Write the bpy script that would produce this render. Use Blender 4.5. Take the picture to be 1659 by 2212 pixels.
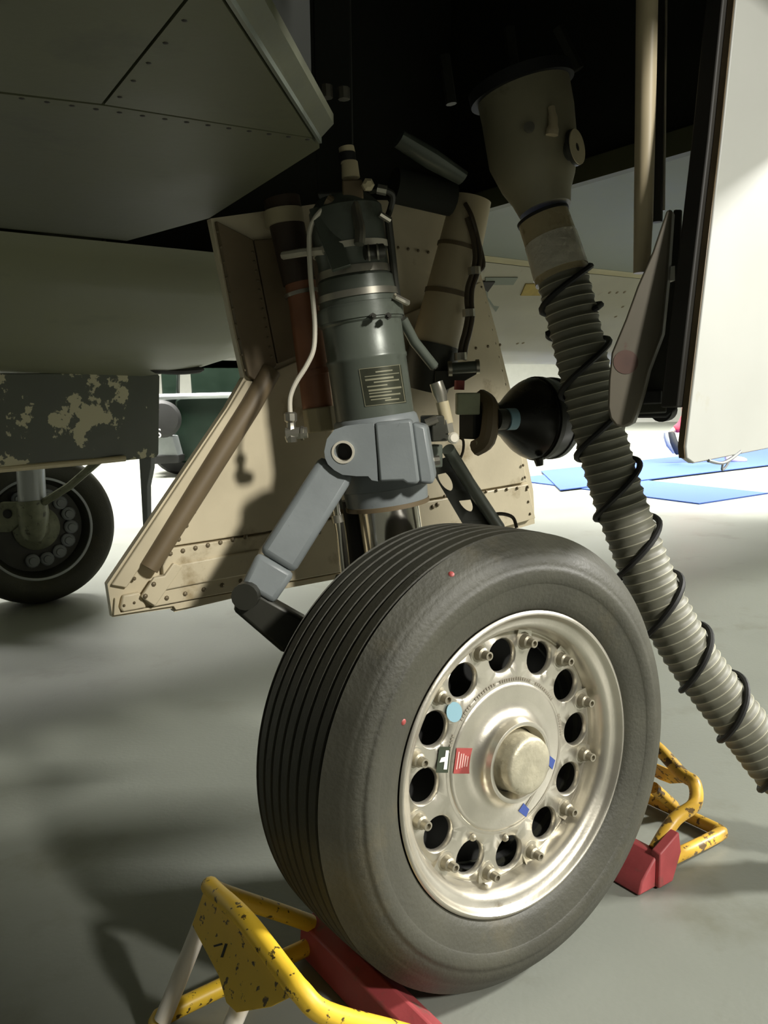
import bpy, bmesh, math, random
from mathutils import Vector as V, Matrix
random.seed(7)
PI = math.pi
scn = bpy.context.scene
COL = scn.collection
for o in list(bpy.data.objects): bpy.data.objects.remove(o)

# ------------------------------------------------------------------ camera
CAM_H, PITCH, ROLL, FPX = 0.9774, math.radians(7.79), math.radians(-0.68), 1770.0
_f = V((0, math.cos(PITCH), -math.sin(PITCH)))
_r0 = V((1, 0, 0)); _u0 = _r0.cross(_f)
_r = _r0*math.cos(ROLL) + _u0*math.sin(ROLL)
_u = -_r0*math.sin(ROLL) + _u0*math.cos(ROLL)
CAM = V((0, 0, CAM_H))
cd = bpy.data.cameras.new('camera'); cam = bpy.data.objects.new('camera', cd); COL.objects.link(cam)
m = Matrix((_r, _u, -_f)).transposed().to_4x4(); m.translation = CAM
cam.matrix_world = m
cd.sensor_fit = 'VERTICAL'; cd.sensor_height = 24; cd.sensor_width = 24
cd.lens = FPX/2212*24; cd.clip_start = 0.02; cd.clip_end = 300
scn.camera = cam

# ------------------------------------------------------------------ world, lights, exposure
w = bpy.data.worlds.new('world'); scn.world = w; w.use_nodes = True
bg = w.node_tree.nodes['Background']; bg.inputs[0].default_value = (1.0, 0.98, 0.86, 1); bg.inputs[1].default_value = 0.06
def area(name, loc, target, sx, sy, power, col=(1, 0.96, 0.86)):
    l = bpy.data.lights.new(name, 'AREA'); l.shape = 'RECTANGLE'; l.size = sx; l.size_y = sy
    l.energy = power; l.color = col
    o = bpy.data.objects.new(name, l); COL.objects.link(o); o.location = loc
    d = V(target)-V(loc); o.rotation_euler = d.to_track_quat('-Z', 'Y').to_euler()
    return o
area('hangar_lamp', (6.2, -4.6, 5.7), (0.2, 1.5, 0.6), 0.8, 0.8, 800, (1, .97, .9))
area('hangar_lamp', (9.0, 2.6, 5.6), (0.6, 2.0, 0.7), 1.0, 1.0, 1350, (1, .98, .93))  # extra unseen lamp, added to brighten the right of the tan plate
for x, y, z, px, py, pw, spr in ((-4.5, 9.5, 6.5, 6, 2, 1350, 104), (4.5, 10.0, 6.5, 6, 2, 800, 95), (-6, 20, 8, 8, 3, 3400, 130), (6, 20, 8, 8, 3, 3400, 130)):
    l_ = area('hangar_lamp', (x, y, z), (x, y+.01, 0), px, py, pw, (1, .98, .93)); l_.data.spread = math.radians(spr)
scn.view_settings.view_transform = 'Standard'; scn.view_settings.look = 'None'
scn.view_settings.exposure = 0.35; scn.view_settings.gamma = 1
scn.view_settings.use_curve_mapping = False

# ------------------------------------------------------------------ picture measuring
def ray(px, py):
    return (_f + _r*((px-829.5)/FPX) - _u*((py-1106)/FPX)).normalized()
def at(px, py, Y):                      # point on the sight line at world depth Y
    d = ray(px, py); return CAM + d*(Y/d.y)
def on_z(px, py, z):
    d = ray(px, py); return CAM + d*((z-CAM_H)/d.z)
def on_plane(px, py, P, n):
    d = ray(px, py); return CAM + d*((P-CAM).dot(n)/d.dot(n))
def rad(pxw, Y): return pxw/2*Y/FPX
# gear frame: u along the fuselage, v inboard, z up, origin under the wheel centre
WC = V((0.1584, 1.3638, 0.381))
A = V((0.81715, 0.57642, 0)); INB = V((-0.57642, 0.81715, 0)); Z = V((0, 0, 1))
def G(u, v, z): return V((WC.x, WC.y, 0)) + A*u + INB*v + Z*z

# ------------------------------------------------------------------ materials
def C(r, g, b):
    f = lambda c: c/12.92 if c <= 0.04045 else ((c+0.055)/1.055)**2.4
    return (f(r/255), f(g/255), f(b/255))
def mat(name, col, rough=0.5, metal=0.0, var=0.15, scale=6.0, dirt=None, dscale=5.0, dthr=0.6, dsoft=0.08,
        bump=0.0, bscale=60.0, rvar=0.1, stretch=(1, 1, 1), coat=0.0):
    m = bpy.data.materials.new(name); m.use_nodes = True
    nt = m.node_tree; N = nt.nodes; L = nt.links; b = N['Principled BSDF']
    tc = N.new('ShaderNodeTexCoord'); mp = N.new('ShaderNodeMapping'); mp.inputs['Scale'].default_value = stretch
    L.new(tc.outputs['Object'], mp.inputs[0])
    n1 = N.new('ShaderNodeTexNoise'); n1.inputs['Scale'].default_value = scale; n1.inputs['Detail'].default_value = 6
    L.new(mp.outputs[0], n1.inputs['Vector'])
    r1 = N.new('ShaderNodeValToRGB'); r1.color_ramp.elements[0].position = 0.3; r1.color_ramp.elements[1].position = 0.7
    lo = [c*(1-var) for c in col]; hi = [min(1, c*(1+var)) for c in col]
    r1.color_ramp.elements[0].color = (*lo, 1); r1.color_ramp.elements[1].color = (*hi, 1)
    L.new(n1.outputs['Fac'], r1.inputs[0]); out = r1.outputs[0]
    if dirt:
        n2 = N.new('ShaderNodeTexNoise'); n2.inputs['Scale'].default_value = dscale; n2.inputs['Detail'].default_value = 8
        n2.inputs['Roughness'].default_value = 0.62
        L.new(mp.outputs[0], n2.inputs['Vector'])
        r2 = N.new('ShaderNodeValToRGB'); r2.color_ramp.elements[0].position = dthr; r2.color_ramp.elements[1].position = dthr+dsoft
        L.new(n2.outputs['Fac'], r2.inputs[0])
        mx = N.new('ShaderNodeMix'); mx.data_type = 'RGBA'
        L.new(r2.outputs[0], mx.inputs[0]); L.new(out, mx.inputs[6]); mx.inputs[7].default_value = (*dirt, 1)
        out = mx.outputs[2]
    L.new(out, b.inputs['Base Color'])
    b.inputs['Metallic'].default_value = metal
    mr = N.new('ShaderNodeMapRange'); mr.inputs[3].default_value = max(0.03, rough-rvar); mr.inputs[4].default_value = min(1, rough+rvar)
    L.new(n1.outputs['Fac'], mr.inputs[0]); L.new(mr.outputs[0], b.inputs['Roughness'])
    if coat: b.inputs['Coat Weight'].default_value = coat
    if bump:
        n3 = N.new('ShaderNodeTexNoise'); n3.inputs['Scale'].default_value = bscale; n3.inputs['Detail'].default_value = 4
        L.new(tc.outputs['Object'], n3.inputs['Vector'])
        bp = N.new('ShaderNodeBump'); bp.inputs['Strength'].default_value = bump; bp.inputs['Distance'].default_value = 0.01
        L.new(n3.outputs['Fac'], bp.inputs['Height']); L.new(bp.outputs[0], b.inputs['Normal'])
    return m
M = {}
M['floor'] = mat('painted_concrete', C(128, 131, 122), 0.38, 0, 0.10, 1.3, C(106, 106, 92), 2.2, 0.56, 0.2, 0.05, 90, 0.12)
M['wall'] = mat('white_wall', C(236, 236, 230), 0.8, 0, 0.03)
M['ceil'] = mat('ceiling_sheet', C(190, 190, 180), 0.8, 0, 0.05)
M['tyre'] = mat('tyre_rubber', C(60, 59, 48), 0.58, 0, 0.2, 9, C(80, 74, 54), 7, 0.58, 0.25, 0.12, 140)
M['groove'] = mat('tyre_groove', C(30, 30, 27), 0.8)
M['rim'] = mat('silver_rim', C(196, 191, 177), 0.33, 0.85, 0.08, 12, C(140, 128, 104), 14, 0.66, 0.12, 0.03, 200)
M['cap'] = mat('worn_hub_cap', C(178, 172, 150), 0.48, 0.55, 0.12, 40, C(120, 112, 90), 30, 0.6, 0.1, 0.15, 90)
M['nut'] = mat('nut_steel', C(150, 144, 126), 0.45, 0.55, 0.15, 60)
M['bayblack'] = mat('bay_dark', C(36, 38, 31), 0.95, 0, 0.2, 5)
M['belly'] = mat('belly_paint', C(76, 78, 55), 0.55, 0, 0.14, 5, C(52, 54, 38), 4, 0.58, 0.18, 0.03, 60)
M['bellylow'] = mat('lower_fuselage_paint', C(120, 121, 95), 0.52, 0, 0.08, 3, C(104, 105, 86), 3, 0.6, 0.2)
M['aft'] = mat('aft_grey_paint', C(112, 118, 106), 0.6, 0, 0.08, 5, C(86, 90, 82), 6, 0.66, 0.1)
M['afttan'] = mat('aft_tan_paint', C(152, 148, 130), 0.5, 0, 0.08, 5, C(130, 122, 104), 9, 0.66, 0.1)
M['band'] = mat('yellow_grey_band', C(160, 152, 118), 0.5, 0, 0.1, 12)
M['patch'] = mat('yellow_patch', C(150, 130, 62), 0.6, 0, 0.2, 30)
M['tan'] = mat('tan_door_paint', C(206, 194, 164), 0.42, 0, 0.09, 8, C(150, 132, 96), 9, 0.60, 0.14, 0.03, 80)
M['tandark'] = mat('brown_and_painted_shade', C(112, 97, 72), 0.55, 0, 0.15, 8)  # brown parts, plus shade painted on the hinge panels and edge channel
M['rivet'] = mat('rivet_grey', C(120, 108, 84), 0.5, 0.3)
M['strut'] = mat('strut_green_grey', C(92, 98, 88), 0.34, 0.15, 0.12, 9, C(64, 66, 56), 10, 0.6, 0.15, 0.02, 90)
M['clevis'] = mat('blue_grey_paint', C(134, 140, 140), 0.42, 0, 0.07, 14, C(100, 104, 102), 60, 0.68, 0.05, 0.03, 120)
M['chrome'] = mat('chrome', C(225, 220, 208), 0.14, 1.0, 0.05, 8)
M['steel'] = mat('dull_steel', C(176, 172, 158), 0.32, 0.85, 0.1, 20)
M['white'] = mat('white_clamp', C(214, 208, 190), 0.45, 0.1, 0.06)
M['bronze'] = mat('red_brown_tube', C(150, 100, 72), 0.42, 0.1, 0.15, 14)
M['darkbrown'] = mat('dark_brown_tube', C(66, 54, 42), 0.5, 0.1, 0.15)
M['cuff'] = mat('beige_cuff', C(190, 178, 144), 0.5, 0, 0.08, 20)
M['black'] = mat('black_rubber', C(22, 22, 20), 0.65, 0, 0.2, 20)
M['lamp'] = mat('gloss_black_shell', C(38, 37, 32), 0.28, 0.2, 0.2, 14)
M['dkmetal'] = mat('dark_metal', C(58, 58, 50), 0.45, 0.3, 0.15, 14)
M['armpaint'] = mat('arm_grey_paint', C(98, 92, 78), 0.5, 0, 0.1, 10, C(92, 70, 60), 16, 0.68, 0.06)
M['olive'] = mat('pale_green_box', C(150, 156, 128), 0.5, 0, 0.08, 40, C(120, 122, 98), 70, 0.62, 0.05)
M['brace'] = mat('tan_brace', C(190, 176, 144), 0.45, 0, 0.08, 10, C(120, 104, 76), 12, 0.66, 0.1)
M['adaptor'] = mat('adaptor_tan', C(140, 134, 110), 0.45, 0, 0.1, 12, C(100, 94, 74), 10, 0.6, 0.15)
M['rust'] = mat('rust_brown', C(86, 62, 52), 0.6, 0, 0.15, 30)
M['hose'] = mat('hose_grey', C(112, 111, 97), 0.55, 0, 0.1, 30)
M['ridge'] = mat('hose_ridge_grey', C(176, 173, 152), 0.5, 0, 0.08, 30)
M['cable'] = mat('cable_brown', C(70, 60, 44), 0.5, 0, 0.2, 30)
M['tape'] = mat('tan_tape', C(176, 162, 128), 0.28, 0, 0.08, 20, C(130, 116, 84), 18, 0.62, 0.08, 0.25, 25)
M['clear'] = mat('plastic_wrap', C(214, 208, 190), 0.12, 0, 0.08, 24, None, bump=0.6, bscale=38)
M['doorwhite'] = mat('white_door_paint', C(174, 175, 168), 0.45, 0, 0.03, 4, C(168, 165, 150), 9, 0.66, 0.1)
M['seal'] = mat('rubber_seal', C(34, 32, 26), 0.6, 0, 0.2)
M['sealbrown'] = mat('brown_seal_edge', C(92, 78, 54), 0.6, 0, 0.2, 30)
M['yellow'] = mat('chipped_yellow_paint', C(236, 196, 56), 0.42, 0, 0.08, 9, C(84, 68, 34), 62, 0.6, 0.02, 0.04, 60)
M['yellowworn'] = mat('worn_yellow_paint', C(214, 170, 60), 0.42, 0, 0.12, 9, C(96, 74, 38), 42, 0.53, 0.04, 0.05, 60)
M['legwhite'] = mat('white_leg_paint', C(226, 220, 206), 0.4, 0, 0.04, 9, C(120, 110, 90), 28, 0.70, 0.03)
M['red'] = mat('faded_red_paint', C(164, 72, 74), 0.5, 0, 0.14, 14, C(120, 84, 76), 18, 0.56, 0.12, 0.05, 80)
M['camo'] = mat('peeling_green_grey', C(72, 76, 63), 0.55, 0, 0.15, 4, C(184, 178, 146), 8.0, 0.565, 0.012, 0.05, 60)
M['leggrey'] = mat('leg_light_grey', C(170, 174, 174), 0.35, 0.2, 0.06)
M['brake'] = mat('brake_grey_green', C(116, 118, 96), 0.45, 0.3, 0.2, 30, C(60, 60, 48), 26, 0.58, 0.1)
M['green'] = mat('dark_green_paint', C(6, 26, 14), 0.4, 0, 0.15, 4)
M['vgrey'] = mat('grey_plate', C(130, 134, 134), 0.6, 0, 0.1)
M['blue'] = mat('blue_carpet', C(54, 82, 150), 0.9, 0, 0.08, 60, None, bump=0.2, bscale=300)
M['sredp'] = mat('red_label', C(152, 66, 62), 0.5, 0, 0.08, 60)
M['sredl'] = mat('label_pale_line', C(216, 172, 164), 0.5)
M['sgreen'] = mat('label_black', C(48, 56, 40), 0.5)
M['swhite'] = mat('label_white', C(236, 234, 222), 0.5)
M['scyan'] = mat('pale_blue_sticker', C(124, 160, 172), 0.5, 0, 0.04)
M['sblue'] = mat('blue_square_sticker', C(56, 76, 140), 0.5)
M['engrave'] = mat('engraved_marking', C(142, 136, 122), 0.5, 0.4)
M['plate'] = mat('name_plate', C(74, 76, 62), 0.3, 0.5, 0.15, 20)
M['plateline'] = mat('name_plate_line', C(140, 138, 114), 0.4, 0.3)
M['skin'] = mat('skin', C(205, 165, 140), 0.5, 0, 0.04)
M['trousers'] = mat('red_trousers', C(205, 62, 80), 0.8, 0, 0.08, 20)
M['top'] = mat('dark_top', C(44, 48, 66), 0.8)
M['shoe'] = mat('dark_shoe', C(52, 54, 54), 0.6, 0, 0.15, 40)
M['shoesole'] = mat('grey_sole', C(160, 164, 168), 0.6)
M['shoewhite'] = mat('white_pink_shoe', C(238, 214, 214), 0.6)
M['hair'] = mat('hair', C(50, 38, 28), 0.6)
M['yellowline'] = mat('pale_yellow_line', C(226, 224, 160), 0.6)

# ------------------------------------------------------------------ mesh builder
def frame(d):
    d = d.normalized(); h = V((0, 0, 1)) if abs(d.z) < 0.9 else V((1, 0, 0))
    x = d.cross(h).normalized(); return x, d.cross(x).normalized(), d
class MB:
    def __init__(s): s.bm = bmesh.new()
    def ring(s, c, x, y, r, n, ry=None):
        ry = ry or r
        return [s.bm.verts.new(c + x*(r*math.cos(2*PI*i/n)) + y*(ry*math.sin(2*PI*i/n))) for i in range(n)]
    def bridge(s, a, b):
        n = len(a)
        for i in range(n): s.bm.faces.new((a[i], a[(i+1) % n], b[(i+1) % n], b[i]))
    def lathe(s, P, axis, prof, n=32, closed=False, caps=True):     # prof: (distance along axis, radius)
        x, y, d = frame(axis); rs = []
        for t, r in prof: rs.append(s.ring(P + d*t, x, y, max(r, 1e-4), n))
        for a, b in zip(rs, rs[1:]): s.bridge(a, b)
        if closed: s.bridge(rs[-1], rs[0])
        elif caps: s.bm.faces.new(rs[0]); s.bm.faces.new(rs[-1])
        return s
    def tube(s, pts, r, n=12, caps=True, flat=1.0):
        pts = [V(p) for p in pts]; rr = r if isinstance(r, (list, tuple)) else [r]*len(pts)
        T = []
        for i in range(len(pts)):
            a = pts[max(0, i-1)]; b = pts[min(len(pts)-1, i+1)]; T.append((b-a).normalized())
        x, y, _ = frame(T[0]); rs = []
        for i, p in enumerate(pts):
            if i:
                q = T[i-1].rotation_difference(T[i]); x = q @ x; y = q @ y
            rs.append(s.ring(p, x, y, rr[i], n, rr[i]*flat))
        for a, b in zip(rs, rs[1:]): s.bridge(a, b)
        if caps: s.bm.faces.new(rs[0]); s.bm.faces.new(rs[-1])
        return s
    def prism(s, poly, off):
        a = [s.bm.verts.new(p) for p in poly]; b = [s.bm.verts.new(V(p)+off) for p in poly]
        s.bridge(a, b); s.bm.faces.new(a); s.bm.faces.new(b); return s
    def plate_hole(s, outer, hole, off):                            # outer and hole rings with equal counts
        a = [s.bm.verts.new(p) for p in outer]; h = [s.bm.verts.new(p) for p in hole]
        a2 = [s.bm.verts.new(V(p)+off) for p in outer]; h2 = [s.bm.verts.new(V(p)+off) for p in hole]
        s.bridge(a, h); s.bridge(a2, h2); s.bridge(a, a2); s.bridge(h, h2); return s
    def box(s, c, ax, ay, az, dx, dy, dz):
        c = V(c); q = [c + ax*(i*dx/2) + ay*(j*dy/2) - az*(dz/2) for i, j in ((-1, -1), (1, -1), (1, 1), (-1, 1))]
        return s.prism(q, az*dz)
    def grid(s, rows):
        vs = [[s.bm.verts.new(p) for p in r] for r in rows]
        for i in range(len(vs)-1):
            for j in range(len(vs[0])-1): s.bm.faces.new((vs[i][j], vs[i][j+1], vs[i+1][j+1], vs[i+1][j]))
        return s
    def dome(s, P, n, r, h=None, k=8):
        h = h or r*0.6
        return s.lathe(P, n, [(0, r), (h*0.55, r*0.85), (h, r*0.4)], k)
    def mesh(s, name, sharp=35):
        bmesh.ops.recalc_face_normals(s.bm, faces=s.bm.faces[:])
        for f in s.bm.faces: f.smooth = True
        lim = math.radians(sharp)
        for e in s.bm.edges:
            if len(e.link_faces) != 2 or e.calc_face_angle(0) > lim: e.smooth = False
        me = bpy.data.meshes.new(name); s.bm.to_mesh(me); s.bm.free(); return me
    def build(s, name, material, parent=None, bevel=0, sharp=35, label=None, kind=None):
        me = s.mesh(name, sharp); me.materials.append(material)
        o = bpy.data.objects.new(name, me); COL.objects.link(o); setpar(o, parent)
        if bevel:
            b = o.modifiers.new('bevel', 'BEVEL'); b.width = bevel; b.segments = 2; b.limit_method = 'ANGLE'; b.angle_limit = math.radians(40)
        if label: o['label'] = label
        if kind: o['kind'] = kind
        return o
WP = {}
def setpar(o, parent):
    if parent is None: return
    o.parent = parent
    if parent.name in WP: o.matrix_parent_inverse = Matrix.Translation(-WP[parent.name])
def tag(o, label=None, cat=None, group=None, kind=None):
    if label: o['label'] = label
    if cat: o['category'] = cat
    if group: o['group'] = group
    if kind: o['kind'] = kind
    return o
def empty(name, loc, label=None, cat=None, group=None, parent=None):
    o = bpy.data.objects.new(name, None); COL.objects.link(o); o.empty_display_size = 0.1
    if parent:
        setpar(o, parent); o.location = loc
        WP[o.name] = V(loc)
    else:
        o.location = loc; WP[o.name] = V(loc)
    return tag(o, label, cat, group)
def copy_at(src, mw, parent):
    o = src.copy(); COL.objects.link(o); o.parent = None; setpar(o, parent); o.matrix_basis = mw; return o
def smooth_path(pts, k=6):
    pts = [V(p) for p in pts]; out = []
    for i in range(len(pts)-1):
        p0 = pts[max(0, i-1)]; p1 = pts[i]; p2 = pts[i+1]; p3 = pts[min(len(pts)-1, i+2)]
        for j in range(k):
            t = j/k
            out.append(0.5*((2*p1)+(p2-p0)*t+(2*p0-5*p1+4*p2-p3)*t*t+(3*p1-p0-3*p2+p3)*t**3))
    out.append(pts[-1]); return out
def axmat(P, d):
    x, y, d = frame(d); mm = Matrix((x, y, d)).transposed().to_4x4(); mm.translation = P; return mm

# ================================================================== SETTING
def structure(o): o['kind'] = 'structure'; return o
mb = MB(); mb.prism([V((-22, -7, -0.2)), V((22, -7, -0.2)), V((22, 32, -0.2)), V((-22, 32, -0.2))], Z*0.2)
structure(mb.build('floor', M['floor']))
def wall(name, p, q, h):
    d = (q-p).normalized(); n = V((d.y, -d.x, 0)); b = MB(); b.prism([p, q, q+Z*h, p+Z*h], n*0.2)
    return structure(b.build(name, M['wall']))
wall('wall_back', V((22, 32, 0)), V((-22, 32, 0)), 9)
wall('wall_left', V((-22, 32, 0)), V((-22, -7, 0)), 9)
wall('wall_right', V((22, -7, 0)), V((22, 32, 0)), 9)
mb = MB(); mb.prism([V((-22, -7, 9)), V((22, -7, 9)), V((22, 32, 9)), V((-22, 32, 9))], Z*0.2)
structure(mb.build('ceiling', M['ceil']))

# ================================================================== AIRCRAFT
air = empty('jet_aircraft', G(0, 1.45, 0), 'grey military jet aircraft seen under its belly, standing on its main landing gear', 'aircraft')

# ---- forward belly panels (underside, z about 1.31)
ZB = 1.31
c0 = on_z(455, 472, ZB); c1 = on_z(695, 320, ZB); c2 = on_z(487, 0, ZB)
s0 = on_z(0, 200, ZB); s1 = on_z(222, 226, ZB); s2 = on_z(676, 298, ZB); s3 = on_z(480, -40, ZB)
dout = (c2-c1).normalized(); c3 = c2 + dout*0.35
farL = G(-6, 0.72, ZB); sL = s0 + (s0-s1).normalized()*4.5
s4 = on_z(438, -40, ZB)
nearL = G(-6, -0.8, ZB)
cend = G(-0.33, 0.72, ZB)
def inset(poly, g):
    c = sum(poly, V((0, 0, 0)))/len(poly); out = []; n = len(poly)
    for i in range(n):
        a, b, d = poly[i-1], poly[i], poly[(i+1) % n]
        e1 = (b-a).normalized(); e2 = (d-b).normalized()
        def inw(e, p):
            q = V((-e.y, e.x, 0)); return q if (c-p).dot(q) > 0 else -q
        out.append(b + (inw(e1, b)+inw(e2, b))*g)
    return out
P1 = [cend, c0, c1, s2, s1, s0, sL, farL]
P2 = [s1, s2, c2, c3, s4]
P3 = [s1, s4, s4.lerp(c3, .95), nearL, sL, s0]
for P in (P1, P2, P3):
    MB().prism(inset(P, 0.0016), Z*0.02).build('belly_panel', M['belly'], air)
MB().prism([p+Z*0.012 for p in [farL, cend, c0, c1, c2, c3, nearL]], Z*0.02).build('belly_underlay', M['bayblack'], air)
# lip running along the open bay edge
lo = V((dout.y, -dout.x, 0));  lo = lo if lo.x > 0 else -lo
lip = MB().prism([c1+dout*0.02+Z*0.004, c3+Z*0.004, c3+lo*0.02+Z*0.02, c1+dout*0.03+lo*0.022+Z*0.02], Z*0.012)
lip.build('bay_edge_lip', M['belly'], air)
MB().prism([c1+dout*0.02, c3, c3+lo*0.004, c1+dout*0.02+lo*0.004], Z*0.03).build('bay_edge_flange', M['strut'], air)
# seam fasteners
mb = MB()
for k in range(14):
    p = s0.lerp(s2, (k+0.5)/14) + V((0.004, 0.012, 0)); mb.dome(p, -Z, 0.0035, 0.001, 6)
for k in range(6):
    p = s1.lerp(s4, (k+0.5)/6); mb.dome(p+V((0.012, 0, 0)), -Z, 0.003, 0.001, 6)
mb.build('fastener_row', M['seal'], air, kind='stuff')

# ---- lower fuselage skin (far side of the belly)
def zl(u, v):
    pts = [(0.72, 1.305), (0.78, 1.285), (0.80, 1.262), (0.95, 1.215), (1.2, 1.14), (1.5, 1.092), (1.9, 1.072), (2.2, 1.072), (2.6, 1.12), (3.0, 1.3), (3.3, 1.7)]
    pa = [(0.72, 1.50), (0.78, 1.50), (0.9, 1.50), (1.0, 1.495), (1.2, 1.47), (1.35, 1.36), (1.75, 1.19), (2.1, 1.165), (2.6, 1.17), (3.0, 1.3), (3.3, 1.7)]
    def ip(T):
        if v <= T[0][0]: return T[0][1]
        for (a, b), (c, d) in zip(T, T[1:]):
            if v <= c: return b+(d-b)*(v-a)/(c-a)
        return T[-1][1]
    t = min(1, max(0, (u-0.12)/0.5)); t = t*t*(3-2*t)
    return ip(pts)*(1-t) + (ip(pa)+0.01*max(0, u-1.5))*t
vs_ = [0.72, 0.76, 0.785, 0.80, 0.9, 1.0, 1.1, 1.2, 1.28, 1.35, 1.45, 1.6, 1.75, 1.9, 2.1, 2.2, 2.4, 2.6, 2.8, 3.0, 3.15, 3.3]
us_ = [-6, -4, -2.5, -1.5, -1, -0.6, -0.33, -0.1, 0.1, 0.25, 0.35, 0.45, 0.55, 0.64]
MB().grid([[G(u, v, zl(u, v)) for v in vs_] for u in us_]).build('lower_fuselage_skin', M['bellylow'], air, sharp=60)
us_ = [0.642, 0.9, 1.2, 1.5, 1.8, 2.2, 2.6, 3.2, 4, 5, 6]
va = [-0.05, 0.1, 0.25, 0.5, 0.72, 0.9, 1.0, 1.1, 1.18]
MB().grid([[G(u, v, zl(u, v)) for v in va] for u in us_]).build('aft_fuselage_skin', M['aft'], air, sharp=60)
vb = [1.182, 1.2, 1.215]
MB().grid([[G(u, v, zl(u, v)) for v in vb] for u in us_]).build('aft_stripe', M['band'], air, sharp=60)
vc = [1.217, 1.28, 1.35, 1.45, 1.6, 1.75, 1.9, 2.1, 2.35, 2.6, 2.8, 3.0, 3.15, 3.3]
aftlow = MB().grid([[G(u, v, zl(u, v)) for v in vc] for u in us_]).build('aft_lower_skin', M['afttan'], air, sharp=60)
from mathutils.bvhtree import BVHTree
def bvh(o):
    me = o.data; return BVHTree.FromPolygons([v.co for v in me.vertices], [tuple(p.vertices) for p in me.polygons])
BL = bvh(aftlow)
def hitl(px, py):
    d = ray(px, py); h = BL.ray_cast(CAM, d); return (h[0], h[1] if h[1].dot(d) < 0 else -h[1]) if h[0] else (at(px, py, 3.3), -d)
for nm, poly, mm in (('yellow_patch', [(1135, 612), (1166, 612), (1166, 637), (1124, 637)], 'patch'),
                     ('grey_panel', [(1048, 598), (1118, 598), (1070, 672), (1048, 640)], 'aft'),
                     ('dark_vent', [(1040, 606), (1068, 606), (1052, 628), (1040, 618)], 'seal')):
    pp = [hitl(*q) for q in poly]
    lift = 0.004 if nm != 'dark_vent' else 0.007
    MB().prism([h+n*0.0005 for h, n in pp], pp[0][1]*lift).build(nm, M[mm], aftlow)
mb = MB()
for x, y in ((1317, 632), (1333, 632), (1349, 631), (1130, 741), (1290, 690), (1330, 684), (1118, 742), (1345, 663)):
    h, n = hitl(x, y); mb.dome(h, n, 0.008, 0.003, 6)
mb.build('rivet_row', M['rivet'], aftlow, kind='stuff')
# dark drain slots along the bottom of the forward fuselage
for (x0, x1, y) in ((55, 175, 800), (325, 440, 798)):
    a = at(x0, y, 2.75); b = at(x1, y, 2.9)
    MB().tube(smooth_path([a, a.lerp(b, .5)-Z*0.006, b], 4), [0.004]+[0.012]*7+[0.004], 8).build('drain_fairing', M['seal'], air)
# fuselage upper body and wing: unseen, shaped to keep lamp light off bay and floor
def wallgrid(pts, h0, h1):
    return [[p+Z*h0 for p in pts], [p+Z*h1 for p in pts]]
mb = MB()
mb.grid([[G(u, -0.82, 1.31), G(u, -0.95, 1.8), G(u, -0.8, 2.6), G(u, 0.2, 3.1), G(u, 1.45, 3.2), G(u, 2.7, 3.1), G(u, 3.5, 2.5), G(u, 3.3, 1.7)] for u in (-6, -3, -1.3)])
mb.grid([[G(u, -0.62, zz), G(u, -0.7, 2.6), G(u, 0.2, 3.1), G(u, 1.45, 3.2), G(u, 2.7, 3.1), G(u, 3.5, 2.5), G(u, 3.3, 1.7)] for u, zz in ((-1.3, 1.42), (-.42, 1.42), (-.36, 1.54), (-.08, 1.58), (.26, 1.66), (.34, 1.80), (.5, 1.80), (.65, 1.60))])
mb.grid([[G(u, -0.05, 1.5), G(u, -0.25, 2.0), G(u, -0.5, 2.6), G(u, 0.2, 3.1), G(u, 1.45, 3.2), G(u, 2.7, 3.1), G(u, 3.5, 2.5), G(u, 3.3, 1.7)] for u in (0.65, 3, 6)])
mb.build('fuselage_light_block', M['belly'], air, sharp=60)
MB().prism([G(-3.2, -0.66, 2.35), G(-.21, -0.66, 2.35), G(.24, -3.06, 2.35), G(.9, -5.6, 2.35), G(-1.4, -5.6, 2.35)], Z*0.16).build('wing_light_block', M['belly'], air)  # trailing edge placed to shade the floor at left
# ---- wheel bay interior
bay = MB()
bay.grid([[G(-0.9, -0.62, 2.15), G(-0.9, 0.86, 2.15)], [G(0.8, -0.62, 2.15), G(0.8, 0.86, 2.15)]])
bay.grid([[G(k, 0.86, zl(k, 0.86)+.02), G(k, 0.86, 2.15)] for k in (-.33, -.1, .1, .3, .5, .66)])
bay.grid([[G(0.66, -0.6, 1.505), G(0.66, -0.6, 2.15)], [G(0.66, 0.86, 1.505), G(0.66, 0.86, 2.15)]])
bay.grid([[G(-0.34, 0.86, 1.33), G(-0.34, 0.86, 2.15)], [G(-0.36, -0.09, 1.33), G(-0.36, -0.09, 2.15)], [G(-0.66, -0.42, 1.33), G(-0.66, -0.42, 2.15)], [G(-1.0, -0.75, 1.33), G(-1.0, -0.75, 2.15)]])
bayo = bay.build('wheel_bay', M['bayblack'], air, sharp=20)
MB().prism([G(0.628, -0.6, 1.478), G(0.656, -0.6, 1.478), G(0.656, 0.86, 1.478), G(0.628, 0.86, 1.478)], Z*0.05).build('bay_edge_rail', M['belly'], bayo)
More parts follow.
